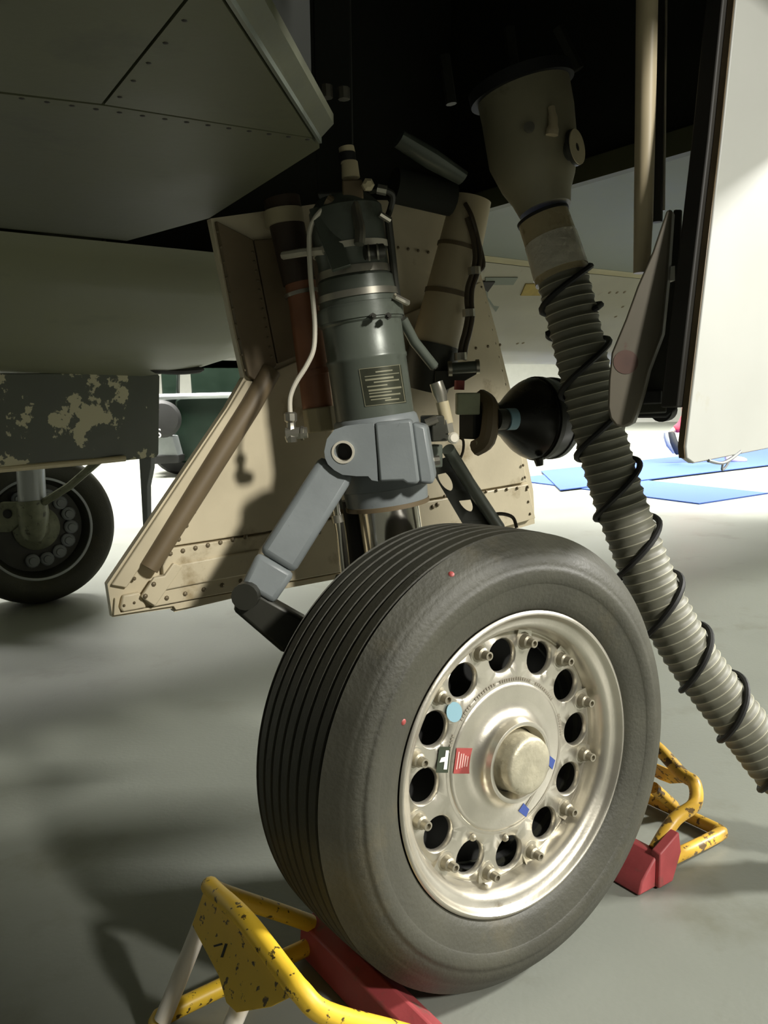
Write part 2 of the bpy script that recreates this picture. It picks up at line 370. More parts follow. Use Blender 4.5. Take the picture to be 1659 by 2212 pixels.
# things inside the dark bay
MB().tube([at(640, -60, 1.22), at(640, 70, 1.22), at(646, 120, 1.22)], 0.011, 12).build('yellow_pipe', M['yellowline'], bayo)
MB().prism([at(608, 96, 1.235), at(656, 96, 1.235), at(652, 155, 1.235), at(640, 155, 1.235)], V((0, .02, 0))).build('pipe_bracket', M['brace'], bayo)
MB().tube([at(705, 185, 1.7), at(706, 212, 1.7)], 0.012, 8).build('bay_bolt', M['steel'], bayo)
MB().tube([at(742, 190, 1.7), at(743, 215, 1.7)], 0.012, 8).build('bay_bolt', M['steel'], bayo)
MB().box(at(720, 140, 1.9), V((1, 0, 0)), V((0, 1, 0)), Z, 0.08, 0.05, 0.55).build('bay_frame', M['bayblack'], bayo, .004)
lv = at(862, 300, 1.68); lw = at(1000, 385, 1.72)
mb = MB(); mb.tube([lv, lv.lerp(lw, .5), lw], [.026, .03, .022], 12, flat=.6); mb.build('lock_link', M['strut'], bayo)
MB().tube([at(850, 400, 1.75), at(975, 430, 1.8)], 0.035, 16).build('pivot_beam', M['bayblack'], bayo)
for i, (x0, y0, x1, y1) in enumerate(((960, 120, 975, 225), (1100, 60, 1120, 240), (1205, 60, 1250, 150))):
    MB().tube([at(x0, y0, 1.85), at(x1, y1, 1.85)], 0.012, 8).build('bay_pipe', M['dkmetal'], bayo)

# ---- inner gear door (big tan plate behind the strut)
PV = 0.5; PP = G(0, PV, 0.5); PN = -INB
def pl(x, y, lift=0.0): return on_plane(x, y, PP+PN*lift, PN)
outl = [(455, 472), (500, 690), (527, 815), (490, 880), (232, 1262), (243, 1333), (372, 1314), (377, 1322), (505, 1292), (760, 1243), (1155, 1131), (1152, 1060), (1140, 1000), (1100, 830), (1072, 715), (1038, 590), (1043, 440), (760, 430)]
door = MB().prism([pl(*p) for p in outl], INB*0.018).build('inner_gear_door', M['tan'], air, label='tan riveted gear door plate behind the shock strut')
# raised skin right of the diagonal channel, lower pressed panel, flanges
def dpart(name, poly, lo_, hi_, mm, bev=0.0):
    return MB().prism([pl(x, y, lo_) for x, y in poly], PN*(hi_-lo_)).build(name, M[mm], door, bev)
dpart('skin_panel', [(592, 800), (1032, 610), (1086, 835), (1120, 985), (1132, 1040), (760, 1105), (566, 1148), (368, 1178)], 0, 0.012, 'tan', .002)
dpart('skin_panel', [(566, 1152), (760, 1109), (1132, 1045), (1148, 1118), (760, 1228), (505, 1274), (326, 1308), (302, 1290), (330, 1247), (348, 1240), (346, 1220), (366, 1182)], 0, 0.015, 'tan', .002)
dpart('pressed_panel', [(386, 1218), (480, 1200), (560, 1186), (540, 1240), (470, 1252), (352, 1275)], 0.015, 0.021, 'tan', .005)
dpart('bracket', [(302, 1288), (330, 1246), (352, 1243), (372, 1215), (392, 1222), (332, 1308)], 0.015, 0.024, 'tan', .002)
dpart('corner_plate', [(262, 1284), (298, 1277), (312, 1310), (262, 1320), (256, 1312)], 0, 0.012, 'tan', .003)
dpart('bottom_flange', [(246, 1290), (258, 1322), (505, 1278), (760, 1232), (760, 1243), (505, 1290), (377, 1316), (372, 1308), (243, 1328)], 0.0, 0.008, 'tan', .001)
dpart('edge_strip', [(238, 1262), (492, 882), (528, 822), (552, 826), (510, 905), (270, 1268)], 0, 0.01, 'tan', .002)
dpart('hinge_panel', [(462, 480), (540, 520), (592, 790), (556, 830), (530, 812), (503, 690)], 0, 0.014, 'tandark', .002)  # brown stands for the belly's shadow on the upper plate
dpart('hinge_panel', [(544, 520), (770, 500), (770, 720), (596, 786)], 0, 0.010, 'tandark', .002)  # same shadow, painted as a darker panel
tb = [pl(586, 800, .016), pl(540, 880, .016), pl(430, 1055, .016), pl(322, 1228, .016)]
MB().tube(tb, [.021, .021, .020, .018], 14).build('edge_channel', M['tandark'], door)  # brown paints in the shadow band beside the raised skin
rv = MB()
def rrow(x0, y0, x1, y1, n, lift=.012, r=.0052):
    for k in range(n):
        t = k/(n-1); rv.dome(pl(x0+(x1-x0)*t, y0+(y1-y0)*t, lift), PN, r, .003, 7)
rrow(550, 870, 386, 1165, 11); rrow(368, 1196, 530, 1160, 7, .015); rrow(360, 1292, 520, 1255, 5, .015)
rrow(332, 1262, 314, 1288, 2, .024); rrow(500, 930, 290, 1250, 9, .010, .004); rrow(330, 1222, 270, 1250, 2, .002)
rrow(860, 535, 925, 545, 4, .002, .004); rrow(1040, 625, 1098, 860, 9, .002, .004); rrow(1130, 1005, 1145, 1110, 5, .015, .004)
rrow(960, 1072, 1140, 1052, 9, .016, .0045); rrow(1028, 752, 1080, 745, 3, .012, .004); rrow(545, 545, 586, 770, 12, .014, .003)
rrow(470, 500, 528, 800, 10, .014, .003); rrow(268, 1308, 290, 1302, 2, .012, .003); rrow(640, 1160, 740, 1140, 3, .016, .005)
rrow(935, 1095, 945, 1090, 2, .016, .006); rrow(1010, 560, 1040, 620, 3, .012, .003)
rv.build('rivets', M['rivet'], door, kind='stuff')

# ---- main shock strut
SY = 1.585
def sx(py): return 745 + (py-450)*0.1445
def sp(py): return at(sx(py), py, SY)
AX = (sp(1100)-sp(450)).normalized()
def tl(py): return (sp(py)-sp(450)).length*(1 if py >= 450 else -1)
strut = MB().lathe(sp(450), AX, [(tl(430), .05), (tl(455), .068), (tl(545), .070), (tl(556), .066), (tl(600), .067), (tl(606), .072), (tl(660), .074), (tl(662), .079), (tl(698), .079), (tl(702), .0755), (tl(770), .0755), (tl(773), .0772), (tl(779), .0772), (tl(782), .0755), (tl(905), .0755), (tl(1000), .078)], 56).build('shock_strut', M['strut'], air, label='dark green-grey shock strut cylinder')
# bands
def band(name, y0, y1, r, mm, par=strut): return MB().lathe(sp(450), AX, [(tl(y0), r-.003), (tl(y0), r), (tl(y1), r), (tl(y1), r-.003)], 56, closed=True).build(name, M[mm], par)
band('white_clamp_band', 534, 547, .0725, 'white'); band('silver_band', 634, 648, .0765, 'steel')
band('clamp_ring', 668, 694, .082, 'strut'); band('bright_ring', 584, 600, .0695, 'steel')
mb = MB()   # strap that ties the strut to the brown tube and band tail
mb.tube([at(612, 552, 1.62), at(655, 545, 1.56), at(700, 541, 1.535)], .0065, 8, flat=1.2); mb.build('strap', M['white'], strut)
MB().tube([at(852, 640, 1.53), at(868, 648, 1.54), at(880, 654, 1.56)], .006, 8).build('band_tail', M['steel'], strut)
bolt = MB().lathe(V((0, 0, 0)), Z, [(-.004, .0065), (.006, .0065), (.006, .0035), (.012, .003)], 6).mesh('bolt')
bolt.materials.append(M['dkmetal'])
for x, y in ((805, 684), (838, 683)):
    o = bpy.data.objects.new('clamp_bolt', bolt); COL.objects.link(o); o.parent = strut; o.matrix_basis = axmat(at(x, y, SY-.083), V((0.1, -1, 0)))
# name plate wrapped on the cylinder (flat print, unreadable in the photo)
def cyl(px, py, r):
    d = ray(px, py); P = sp(450); w_ = CAM-P; a_ = d-AX*d.dot(AX); b_ = w_-AX*w_.dot(AX)
    aa = a_.dot(a_); bb = 2*a_.dot(b_); cc = b_.dot(b_)-r*r; D = max(0, bb*bb-4*aa*cc)
    return CAM+d*((-bb-math.sqrt(D))/(2*aa))
def cylpatch(mb, q, r, nu=8):
    (a, b, c, d) = q; rows = []
    for i in range(3):
        t = i/2; rows.append([cyl(a[0]*(1-t)*(1-s)+b[0]*(1-t)*s+d[0]*t*(1-s)+c[0]*t*s, a[1]*(1-t)*(1-s)+b[1]*(1-t)*s+d[1]*t*(1-s)+c[1]*t*s, r) for s in [k/nu for k in range(nu+1)]])
    mb.grid(rows)
mb = MB(); cylpatch(mb, ((776, 798), (866, 788), (878, 870), (789, 878)), .0763); npl = mb.build('name_plate', M['plate'], strut, sharp=60, label='small printed data plate with a thin pale border')
mb = MB()
def q4(x0, y0, x1, y1, h): return ((x0, y0), (x1, y1), (x1+h*.13, y1+h), (x0+h*.13, y0+h))
cylpatch(mb, q4(776, 797, 864, 787, 1.4), .0768); cylpatch(mb, q4(789, 877, 877, 867, 1.4), .0768)
cylpatch(mb, ((775, 798), (776.5, 798), (790, 878), (788.5, 878)), .0768); cylpatch(mb, ((862, 788), (863.5, 788), (876, 868), (874.5, 868)), .0768)
for (fx0, fx1, fy, h) in ((.38, .8, .10, 3), (.1, .95, .2, 2), (.1, .8, .28, 4), (.3, .92, .37, 3), (.12, .62, .47, 3), (.14, .95, .57, 4), (.14, .7, .66, 2.4), (.14, .9, .74, 3.4), (.16, .66, .83, 2.4), (.5, .85, .88, 3)):
    x0 = 776+13*fy; y0 = 798+80*fy
    cylpatch(mb, q4(x0+88*fx0, y0-10*fx0, x0+88*fx1, y0-10*fx1, h), .0768)
mb.build('plate_print', M['plateline'], npl, sharp=60)

# collar with torque link lug
collar = MB().lathe(sp(450), AX, [(tl(900), .076), (tl(905), .080), (tl(920), .083), (tl(1035), .085), (tl(1050), .088), (tl(1052), .082), (tl(1085), .080), (tl(1090), .07)], 56).build('strut_collar', M['clevis'], air, label='blue-grey collar with a lug and round pin hole')
YL = 1.462
def ring_pts(cx, cy, rx, ry, n, a0=0): return [(cx+rx*math.cos(a0+2*PI*k/n), cy+ry*math.sin(a0+2*PI*k/n)) for k in range(n)]
lug = [(700, 975), (706, 948), (722, 928), (745, 920), (775, 916), (808, 914), (811, 950), (814, 990), (816, 1040), (803, 1038), (795, 1029), (770, 1029), (740, 1026), (722, 1016), (708, 1003), (702, 990)]
hole = [(741+20*math.cos(PI+2*PI*k/16), 977+23*math.sin(PI+2*PI*k/16)) for k in range(16)]
MB().plate_hole([at(x, y, YL) for x, y in lug], [at(x, y, YL) for x, y in hole], V((0.01, 0.05, 0))).build('lug', M['clevis'], collar, .004)
MB().prism([at(x, y, YL-.004) for x, y in ((809, 913), (886, 906), (890, 912), (906, 1038), (902, 1046), (880, 1047), (870, 1040), (819, 1042))], V((0.005, 0.09, 0))).build('collar_face', M['clevis'], collar, .005)
MB().prism([at(x, y, YL+.012) for x, y in ((889, 912), (920, 920), (938, 1030), (936, 1046), (905, 1046))], V((0.01, 0.09, 0))).build('collar_face', M['clevis'], collar, .006)
hc = at(741, 977, YL-.003); MB().lathe(hc, V((0.06, 1, 0.05)), [(0, .0205), (0, .0165), (.05, .0165), (.05, .0205)], 28, closed=True).build('pin_bush', M['white'], collar)
MB().lathe(hc+V((0, .03, 0)), V((0.06, 1, 0.05)), [(0, .016), (.01, .016)], 24).build('pin_core', M['black'], collar)
MB().lathe(sp(450), AX, [(tl(1082), .068), (tl(1084), .082), (tl(1093), .082), (tl(1095), .068)], 48).build('gland_ring', M['tandark'], collar)
# piston and axle
pist = MB().lathe(sp(450), AX, [(tl(1060), .061), (tl(1330), .061)], 48).build('piston', M['chrome'], air, label='bright chrome piston')
axb = sp(1330)
ax_c = G(0, .21, WC.z)
MB().tube([axb-AX*.02, axb.lerp(ax_c, .5), ax_c], [.068, .07, .075], 24).build('axle_fork', M['strut'], air)
WN = V((0.57601, -0.81658, 0.03744))
MB().lathe(WC - WN*.29, WN, [(0, .05), (.03, .06), (.17, .06), (.18, .045), (.36, .045)], 32).build('axle', M['dkmetal'], air)
MB().lathe(WC - WN*.175, WN, [(0, .12), (0, .165), (.05, .165), (.14, .16), (.14, .1)], 40).build('brake_pack', M['dkmetal'], air)

# torque links
apex = at(535, 1300, 1.42)
def boxlink(p, q, w0, w1, th, sidehint):
    d = (q-p).normalized(); s_ = d.cross(sidehint).normalized(); n_ = s_.cross(d)
    b = MB(); a0 = [p+s_*(w0/2)*i+n_*(th/2)*j for i, j in ((-1, -1), (1, -1), (1, 1), (-1, 1))]
    a1 = [q+s_*(w1/2)*i+n_*(th/2)*j for i, j in ((-1, -1), (1, -1), (1, 1), (-1, 1))]
    va = [b.bm.verts.new(x) for x in a0]; vb_ = [b.bm.verts.new(x) for x in a1]
    b.bridge(va, vb_); b.bm.faces.new(va); b.bm.faces.new(vb_); return b
VW = V((0.1, -1, .1))
tq0 = at(728, 1008, 1.50); tq1 = at(597, 1215, 1.455); tq2 = at(556, 1283, 1.44)
link = boxlink(tq0, tq1, .072, .075, .05, VW).build('torque_link', M['clevis'], air, .012, label='grey upper torque link arm')
boxlink(tq1, tq2, .077, .068, .05, VW).build('link_end', M['clevis'], link, .01)
lk0 = at(520, 1288, 1.44); lk1 = at(640, 1372, 1.45); lk2 = at(760, 1468, 1.47)
low = boxlink(lk0, lk1, .05, .075, .05, VW).build('lower_torque_link', M['dkmetal'], air, .008, label='dark lower torque link going behind the tyre')
boxlink(lk1, lk2, .075, .085, .05, VW).build('link_end', M['dkmetal'], low, .006)
MB().lathe(at(528, 1290, 1.40), V((.1, 1, 0)), [(0, .012), (0, .024), (.075, .024), (.075, .012)], 16).build('apex_pin', M['dkmetal'], low)
# slim chrome rod with dark foot
rod = MB().tube([at(720, 1040, 1.56), at(737, 1150, 1.56), at(750, 1262, 1.56)], .0105, 16).build('guide_rod', M['chrome'], air)
MB().tube([at(728, 1112, 1.56), at(731, 1128, 1.56)], .0125, 16).build('rod_collar', M['steel'], rod)
MB().prism([at(x, y, 1.55) for x, y in ((722, 1250), (775, 1240), (790, 1262), (770, 1330), (726, 1292))], V((0, .04, 0))).build('rod_foot', M['dkmetal'], rod, .003)
MB().tube([at(757, 1080, 1.62), at(778, 1230, 1.62)], .022, 16).build('gap_shade', M['black'], air)  # black tube standing in for the dark gap beside the piston

# brown actuator beside the strut
YB = 1.66
act = MB().tube([at(647, 600, YB), at(656, 660, YB), at(672, 770, YB), at(688, 890, YB)], [.031, .029, .031, .031], 24).build('actuator', M['bronze'], air, label='red-brown actuator tube left of the shock strut')
MB().tube([at(608, 430, YB), at(625, 510, YB), at(647, 612, YB)], [.036, .034, .033], 24).build('actuator_sleeve', M['darkbrown'], act)
MB().tube([at(611, 455, YB-.001), at(616, 487, YB-.001)], .0385, 24).build('beige_band', M['cuff'], act)
MB().tube([at(650, 630, YB), at(652, 638, YB)], .034, 24).build('bright_band', M['steel'], act)
MB().tube([at(677, 800, YB), at(680, 812, YB)], .034, 24).build('ring', M['bronze'], act)
MB().tube([at(688, 880, YB-.01), at(695, 932, YB-.01)], [.033, .034], 8).build('end_fitting', M['cuff'], act, .003)
# white hydraulic pipe
YP = 1.535
pp_ = [(712, 440), (694, 455), (678, 475), (669, 500), (668, 540), (671, 600), (677, 660), (680, 710), (677, 755), (662, 790), (640, 825), (629, 850), (626, 870), (627, 895)]
pipe = MB().tube(smooth_path([at(x, y, YP) for x, y in pp_], 5), .0047, 10).build('hydraulic_pipe', M['white'], air, label='thin white bent hydraulic pipe')
MB().lathe(at(627, 890, YP), V((0.03, 0, -1)), [(0, .009), (.003, .012), (.016, .012), (.02, .008), (.04, .009), (.046, .013), (.056, .010)], 8).build('pipe_union', M['steel'], pipe)
MB().tube([at(618, 938, YP), at(664, 934, YP)], [.0125, .0105], 10).build('elbow_fitting', M['steel'], pipe)
MB().tube([at(650, 936, YP-.001), at(656, 936, YP-.001)], .0135, 8).build('nut', M['steel'], pipe)
# manifold and fittings on top of the strut
man = MB().tube([at(748, 318, 1.55), at(750, 330, 1.55), at(751, 338, 1.55), at(752, 350, 1.55), at(755, 352, 1.55), at(758, 385, 1.55)], [.014, .0145, .012, .014, .015, .0165], 16).build('charging_valve', M['cuff'], air, label='beige charging valve on top of the strut')
MB().tube([at(749, 331, 1.549), at(751, 349, 1.549)], .0155, 16).build('dark_sleeve', M['black'], man)
MB().prism([at(x, y, 1.53) for x, y in ((738, 388), (782, 386), (786, 432), (770, 446), (740, 440))], V((0, .05, 0))).build('valve_block', M['tandark'], man, .003)
MB().lathe(at(792, 402, 1.52), V((0.3, -1, 0)), [(0, .010), (.012, .0115), (.016, .006)], 6).build('bright_plug', M['cuff'], man)
MB().tube(smooth_path([at(800, 412, 1.54), at(822, 410, 1.53), at(842, 415, 1.54), at(848, 428, 1.55), at(842, 455, 1.56), at(836, 470, 1.55)], 4), .006, 8).build('elbow_pipe', M['dkmetal'], man)
MB().tube([at(815, 408, 1.525), at(835, 412, 1.525)], .009, 8).build('pipe_nut', M['steel'], man)
MB().tube(smooth_path([at(766, 440, 1.53), at(772, 470, 1.515), at(778, 500, 1.505), at(776, 528, 1.50)], 4), [.010]*13, 10).build('drop_pipe', M['steel'], man)
MB().tube([at(820, 462, 1.53), at(842, 476, 1.54)], .006, 8).build('pipe_nut', M['steel'], man)
MB().tube([at(788, 546, 1.49), at(828, 542, 1.5)], .013, 12).build('clamp_screw', M['dkmetal'], strut)
MB().tube([at(795, 546, 1.489), at(799, 545.6, 1.489)], .0145, 12).build('washer', M['steel'], strut)
MB().tube([at(814, 544, 1.489), at(818, 543.6, 1.489)], .0145, 12).build('washer', M['steel'], strut)
boxlink(at(688, 448, 1.545), at(738, 580, 1.5), .035, .035, .008, VW).build('flat_strap', M['strut'], strut, .001)
MB().tube([at(706, 432, 1.535), at(718, 440, 1.535)], .011, 10).build('pipe_nut', M['tandark'], pipe)
# black flexible line to the right of the strut
ln = MB().tube(smooth_path([at(838, 470, 1.56), at(846, 540, 1.57), at(855, 620, 1.58), at(868, 690, 1.6), at(895, 740, 1.62), at(940, 795, 1.64)], 5), .0075, 10).build('flexible_line', M['dkmetal'], air, label='dark flexible line curving down right of the strut')
MB().tube([at(870, 690, 1.6), at(895, 738, 1.615), at(938, 792, 1.635)], .010, 12).build('grey_sleeve', M['strut'], ln)
MB().tube([at(942, 826, 1.60), at(950, 850, 1.60), at(955, 870, 1.60)], [.013, .014, .010], 12).build('union', M['steel'], ln)
MB().tube([at(955, 868, 1.60), at(966, 915, 1.60)], .0125, 12).build('red_joint', M['cuff'], ln)
MB().tube([at(962, 905, 1.60), at(968, 935, 1.60)], .013, 6).build('hex_nut', M['steel'], ln)
MB().lathe(at(976, 947, 1.575), V((.3, -1, .1)), [(0, .010), (.01, .0115), (.014, .008)], 10).build('bright_bolt', M['white'], ln)
# bracket with lightening holes and rod
YK = 1.63
def kp(x, y): return at(x, y, YK+(x-935)*.0012)
kb = MB()
def strip(t0, t1):      # between lines L(t) and R(t)
    Lp = lambda t: (922+(1010-922)*t, 1000+(1150-1000)*t); Rp = lambda t: (972+(1085-972)*t, 985+(1150-985)*t)
    return Lp(t0), Rp(t0), Rp(t1), Lp(t1)
for t0, t1, hl in ((0, .18, None), (.18, .46, (960, 1038)), (.46, .56, None), (.56, .84, (1003, 1083)), (.84, 1.1, None)):
    a, b, c, d = strip(t0, t1)
    if hl is None: kb.prism([kp(*a), kp(*b), kp(*c), kp(*d)], V((.004, .008, 0)))
    else:
        outer = []
        for (p, q) in ((a, b), (b, c), (c, d), (d, a)):
            for k in range(5): outer.append((p[0]+(q[0]-p[0])*k/5, p[1]+(q[1]-p[1])*k/5))
        cx_, cy_ = hl; hole_ = []
        for k in range(20):
            ang0 = math.atan2(a[1]-cy_, a[0]-cx_); an = ang0+2*PI*k/20
            ex, ey = 26*math.cos(an-.98), 13*math.sin(an-.98)
            hole_.append((cx_+ex*math.cos(.98)-ey*math.sin(.98), cy_+ex*math.sin(.98)+ey*math.cos(.98)))
        kb.plate_hole([kp(*p) for p in outer], [kp(*p) for p in hole_], V((.004, .008, 0)))
brk = kb.build('perforated_bracket', M['dkmetal'], air, label='dark bracket with two oval lightening holes')
MB().tube([at(968, 970, 1.63), at(1012, 1042, 1.69), at(1078, 1140, 1.78)], .0135, 14).build('bracket_rod', M['strut'], brk)
MB().tube(smooth_path([at(1062, 1112, 1.76), at(1085, 1110, 1.77), at(1108, 1118, 1.78), at(1116, 1140, 1.78)], 4), .004, 8).build('wire', M['cable'], brk)
MB().tube(smooth_path([at(985, 945, 1.66), at(1000, 950, 1.66), at(1000, 975, 1.66), at(990, 1000, 1.66)], 4), .003, 6).build('wire', M['cable'], brk)
# clutter beside the collar
MB().box(at(938, 925, 1.6), A, INB, Z, .04, .04, .05).build('switch_block', M['dkmetal'], ln, .003)
MB().tube([at(920, 915, 1.57), at(945, 905, 1.57)], .008, 8).build('screw', M['steel'], ln)
MB().tube([at(925, 998, 1.58), at(950, 994, 1.58)], [.012, .009], 8).build('screw', M['steel'], ln)
MB().box(at(930, 985, 1.62), A, INB, Z, .04, .03, .045).build('switch_block', M['strut'], ln, .003)

# drag brace (tan tube behind) with harness
YD = 1.86
brace = MB().tube([at(1018, 430, YD), at(1002, 500, YD), at(975, 610, YD), at(955, 690, YD), at(938, 755, YD)], [.044, .047, .05, .053, .055], 32).build('drag_brace', M['brace'], air, label='tan tubular brace right of the strut')
MB().tube([at(940, 745, YD-.004), at(928, 800, YD-.004), at(918, 842, YD)], [.057, .058, .05], 28).build('brace_end', M['dkmetal'], brace)
MB().tube([at(970, 630, YD), at(968, 640, YD)], .0535, 28).build('clip_band', M['tandark'], brace)
MB().tube([at(994, 532, YD), at(992, 540, YD)], .0505, 28).build('clip_band', M['tandark'], brace)
hv = [(1012, 470), (1022, 500), (1028, 530), (1030, 560), (1024, 590), (1014, 620), (1012, 650), (1014, 680), (1008, 715), (1000, 745), (996, 775)]
hb = MB().tube(smooth_path([at(x-3, y, YD-.055) for x, y in hv], 4), .006, 8)
hb.tube(smooth_path([at(x+7, y+3, YD-.055) for x, y in hv], 4), .005, 8)
hb.tube(smooth_path([at(1005, 440, YD-.05), at(1020, 470, YD-.06), at(1036, 530, YD-.05), at(1044, 575, YD-.05), at(1026, 588, YD-.05)], 5), .005, 8)
harn = hb.build('cable_harness', M['cable'], brace)
for x, y in ((1026, 585), (1014, 676), (996, 770)):
    MB().tube([at(x-2, y-8, YD-.056), at(x-1, y+8, YD-.056)], .014, 10).build('p_clip', M['steel'], brace)
pin = MB().tube([at(968, 797, 1.78), at(1030, 792, 1.78)], .0125, 16).build('hinge_pin', M['strut'], air, label='grey pin with bright collars')
MB().tube([at(968, 797, 1.779), at(976, 796.5, 1.779)], .0165, 16).build('pin_collar', M['steel'], pin)
MB().tube([at(1028, 792, 1.779), at(1035, 791.5, 1.779)], .0155, 16).build('pin_collar', M['steel'], pin)
MB().prism([at(x, y, 1.79) for x, y in ((940, 800), (1028, 798), (1030, 808), (1002, 824), (960, 845), (940, 850))], V((0, .03, 0))).build('pin_bracket', M['dkmetal'], pin, .002)
MB().box(at(1010, 872, 1.72), V((1, 0, .0)), V((0, 1, 0)), Z, .048, .04, .045).build('junction_box', M['olive'], air, .003, label='small pale green junction box')
MB().tube([at(992, 842, 1.75), at(993, 822, 1.75)], .011, 12).build('red_cap', M['sredp'], pin)

# landing lamp (black shell facing aft)
LA = V((.86, .50, -.01)).normalized(); L0 = at(1052, 906, 1.74)
lamp = MB().lathe(L0, LA, [(-.01, .012), (0, .03), (.03, .032), (.05, .042), (.075, .062), (.095, .077), (.11, .085), (.118, .088), (.122, .084), (.125, .088), (.175, .088), (.195, .082), (.2, .075), (.205, .02)], 48).build('landing_lamp', M['lamp'], air, label='black bell-shaped landing lamp right of the strut')
MB().lathe(L0, LA, [(.128, .0885), (.128, .0915), (.140, .0915), (.140, .0885)], 48, closed=True).build('clamp_ring', M['dkmetal'], lamp)
MB().lathe(L0, LA, [(.172, .0885), (.172, .0905), (.184, .0895), (.184, .0865)], 48, closed=True).build('clamp_ring', M['vgrey'], lamp)
MB().tube([at(1163, 990, 1.76), at(1166, 1006, 1.76)], [.011, .008], 8).build('drain_lug', M['dkmetal'], lamp)
MB().tube([at(1072, 906, 1.70), at(1110, 905, 1.72)], [.022, .021], 20).build('lamp_plug', M['dkmetal'], lamp)
MB().tube([at(1094, 905.5, 1.708), at(1112, 905, 1.716)], .0225, 20).build('blue_sleeve', M['scyan'], lamp)
MB().tube(smooth_path([at(1036, 858, 1.74), at(1056, 872, 1.72), at(1060, 900, 1.70), at(1052, 950, 1.70), at(1028, 968, 1.72)], 4), .018, 10).build('lamp_yoke', M['tandark'], lamp)
MB().box(at(1030, 912, 1.74), LA, INB, Z, .055, .05, .07).build('lamp_mount', M['black'], lamp, .004)
MB().tube([at(1028, 957, 1.70), at(1056, 954, 1.70)], .005, 8).build('mount_strap', M['band'], lamp)

# ---- main wheel
WA, WB = frame(WN)[:2]
# in-plane axes: WR to the right (along the fuselage), WU up
WR = Z.cross(WN).normalized(); WU = WN.cross(WR).normalized()
DX = 0.073
def WPt(ang, r, off): return WC + WN*off + (WR*math.cos(ang)+WU*math.sin(ang))*r
prof = [(-.105, .245), (-.118, .27), (-.128, .30), (-.130, .325), (-.122, .350), (-.108, .366)]
tr = [-.092, -.066, -.040, -.014, .012, .038, .066, .090]
def trad(x): return .3815 - 0.9*abs(x)**2.4
for gx in tr:
    hw = .0026
    prof += [(gx-hw-.0012, trad(gx)), (gx-hw, trad(gx)-.006), (gx+hw, trad(gx)-.006), (gx+hw+.0012, trad(gx))]
prof += [(.106, .3655), (.114, .358), (.1195, .352), (.121, .3485), (.1225, .3475), (.1275, .330), (.1285, .3245), (.1295, .3235), (.130, .318), (.1285, .300), (.1275, .299), (.127, .2975), (.123, .280), (.118, .266), (.113, .256), (.100, .247)]
rimo = None
tyre_bm = MB().lathe(WC, WN, prof, 160, caps=False)
# rim: flange, well and barrel
rp = [(.09, .240), (.100, .246), (.108, .250), (.113, .2525), (.1155, .250), (.116, .246), (.113, .243), (.108, .241), (.1045, .237), (.102, .230), (.099, .224), (.094, .220), (.087, .2165), (.078, .2145), (.070, .213), (.0655, .211), (.0655, .2075), (.0665, .206)]
wheel = MB().lathe(WC, WN, rp, 128, caps=False).build('main_wheel', M['rim'], air, sharp=50, label='silver wheel with twelve round holes, rolling on a grooved black tyre')
tyre = tyre_bm.build('tyre', M['tyre'], wheel, sharp=50, label='dark grooved rubber tyre')
barrel = MB().lathe(WC, WN, [(.064, .212), (.04, .203), (-.1, .2), (-.1, .245), (-.115, .25)], 96, caps=False).build('rim_barrel', M['dkmetal'], wheel, sharp=50)
# disc: twelve sectors each with a round hole
dm = MB(); R0, R1, RH, HR = .130, .2085, .1725, .0285
A0 = PI/2 + math.radians(1.2)
def disc_off(r):    # slightly coned face
    return DX - .006*max(0, (r-.15)/.05)
for k in range(12):
    ac = A0 + k*PI/6; n = 32; outer = []
    half = PI/12
    pts = []
    for i in range(8): pts.append((ac-half+2*half*i/8, R1))
    for i in range(8): pts.append((ac+half, R1+(R0-R1)*i/8))
    for i in range(8): pts.append((ac+half-2*half*i/8, R0))
    for i in range(8): pts.append((ac-half, R0+(R1-R0)*i/8))
    ov = [dm.bm.verts.new(WPt(a, r, disc_off(r))) for a, r in pts]
    hc_ = WPt(ac, RH, disc_off(RH)); er = WR*math.cos(ac)+WU*math.sin(ac); et = -WR*math.sin(ac)+WU*math.cos(ac)
    hv1, hv2, hv3 = [], [], []
    for a, r in pts:
        p = WPt(a, r, disc_off(RH))-hc_; an = math.atan2(p.dot(et), p.dot(er))
        q = er*math.cos(an)+et*math.sin(an)
        hv1.append(dm.bm.verts.new(hc_+q*(HR+.0025)+WN*.0006)); hv2.append(dm.bm.verts.new(hc_+q*HR-WN*.002)); hv3.append(dm.bm.verts.new(hc_+q*(HR-.001)-WN*.009))
    dm.bridge(ov, hv1); dm.bridge(hv1, hv2); dm.bridge(hv2, hv3)
bmesh.ops.remove_doubles(dm.bm, verts=dm.bm.verts[:], dist=.0004)
dm.build('wheel_disc', M['rim'], wheel, sharp=40)
hubp = [(DX, .131), (DX+.0016, .127), (DX+.0016, .1255), (DX+.0035, .124), (DX+.0045, .118), (DX+.005, .10), (DX+.006, .088), (DX+.011, .077), (DX+.019, .070), (DX+.025, .0685), (DX+.034, .0675), (DX+.0355, .064), (DX+.034, .0605), (DX+.022, .0575), (DX+.015, .054)]
MB().lathe(WC, WN, hubp, 96, caps=False).build('hub_ring', M['rim'], wheel, sharp=50)
MB().lathe(WC, WN, [(DX+.012, .054), (DX+.018, .0505), (DX+.048, .0485), (DX+.053, .0465), (DX+.056, .042), (DX+.0565, .03), (DX+.057, .003)], 64).build('hub_cap', M['cap'], wheel, sharp=40)
MB().lathe(WC+WN*(DX-.06), WN, [(0, .2), (.002, .2)], 64).build('inner_disc', M['black'], wheel)  # black backing paints in the dark depth behind the holes
MB().lathe(WC+WN*(DX-.05), WN, [(0, .2), (.035, .208)], 64, caps=False).build('inner_sleeve', M['black'], wheel)  # black too, keeps the depth behind the holes dark
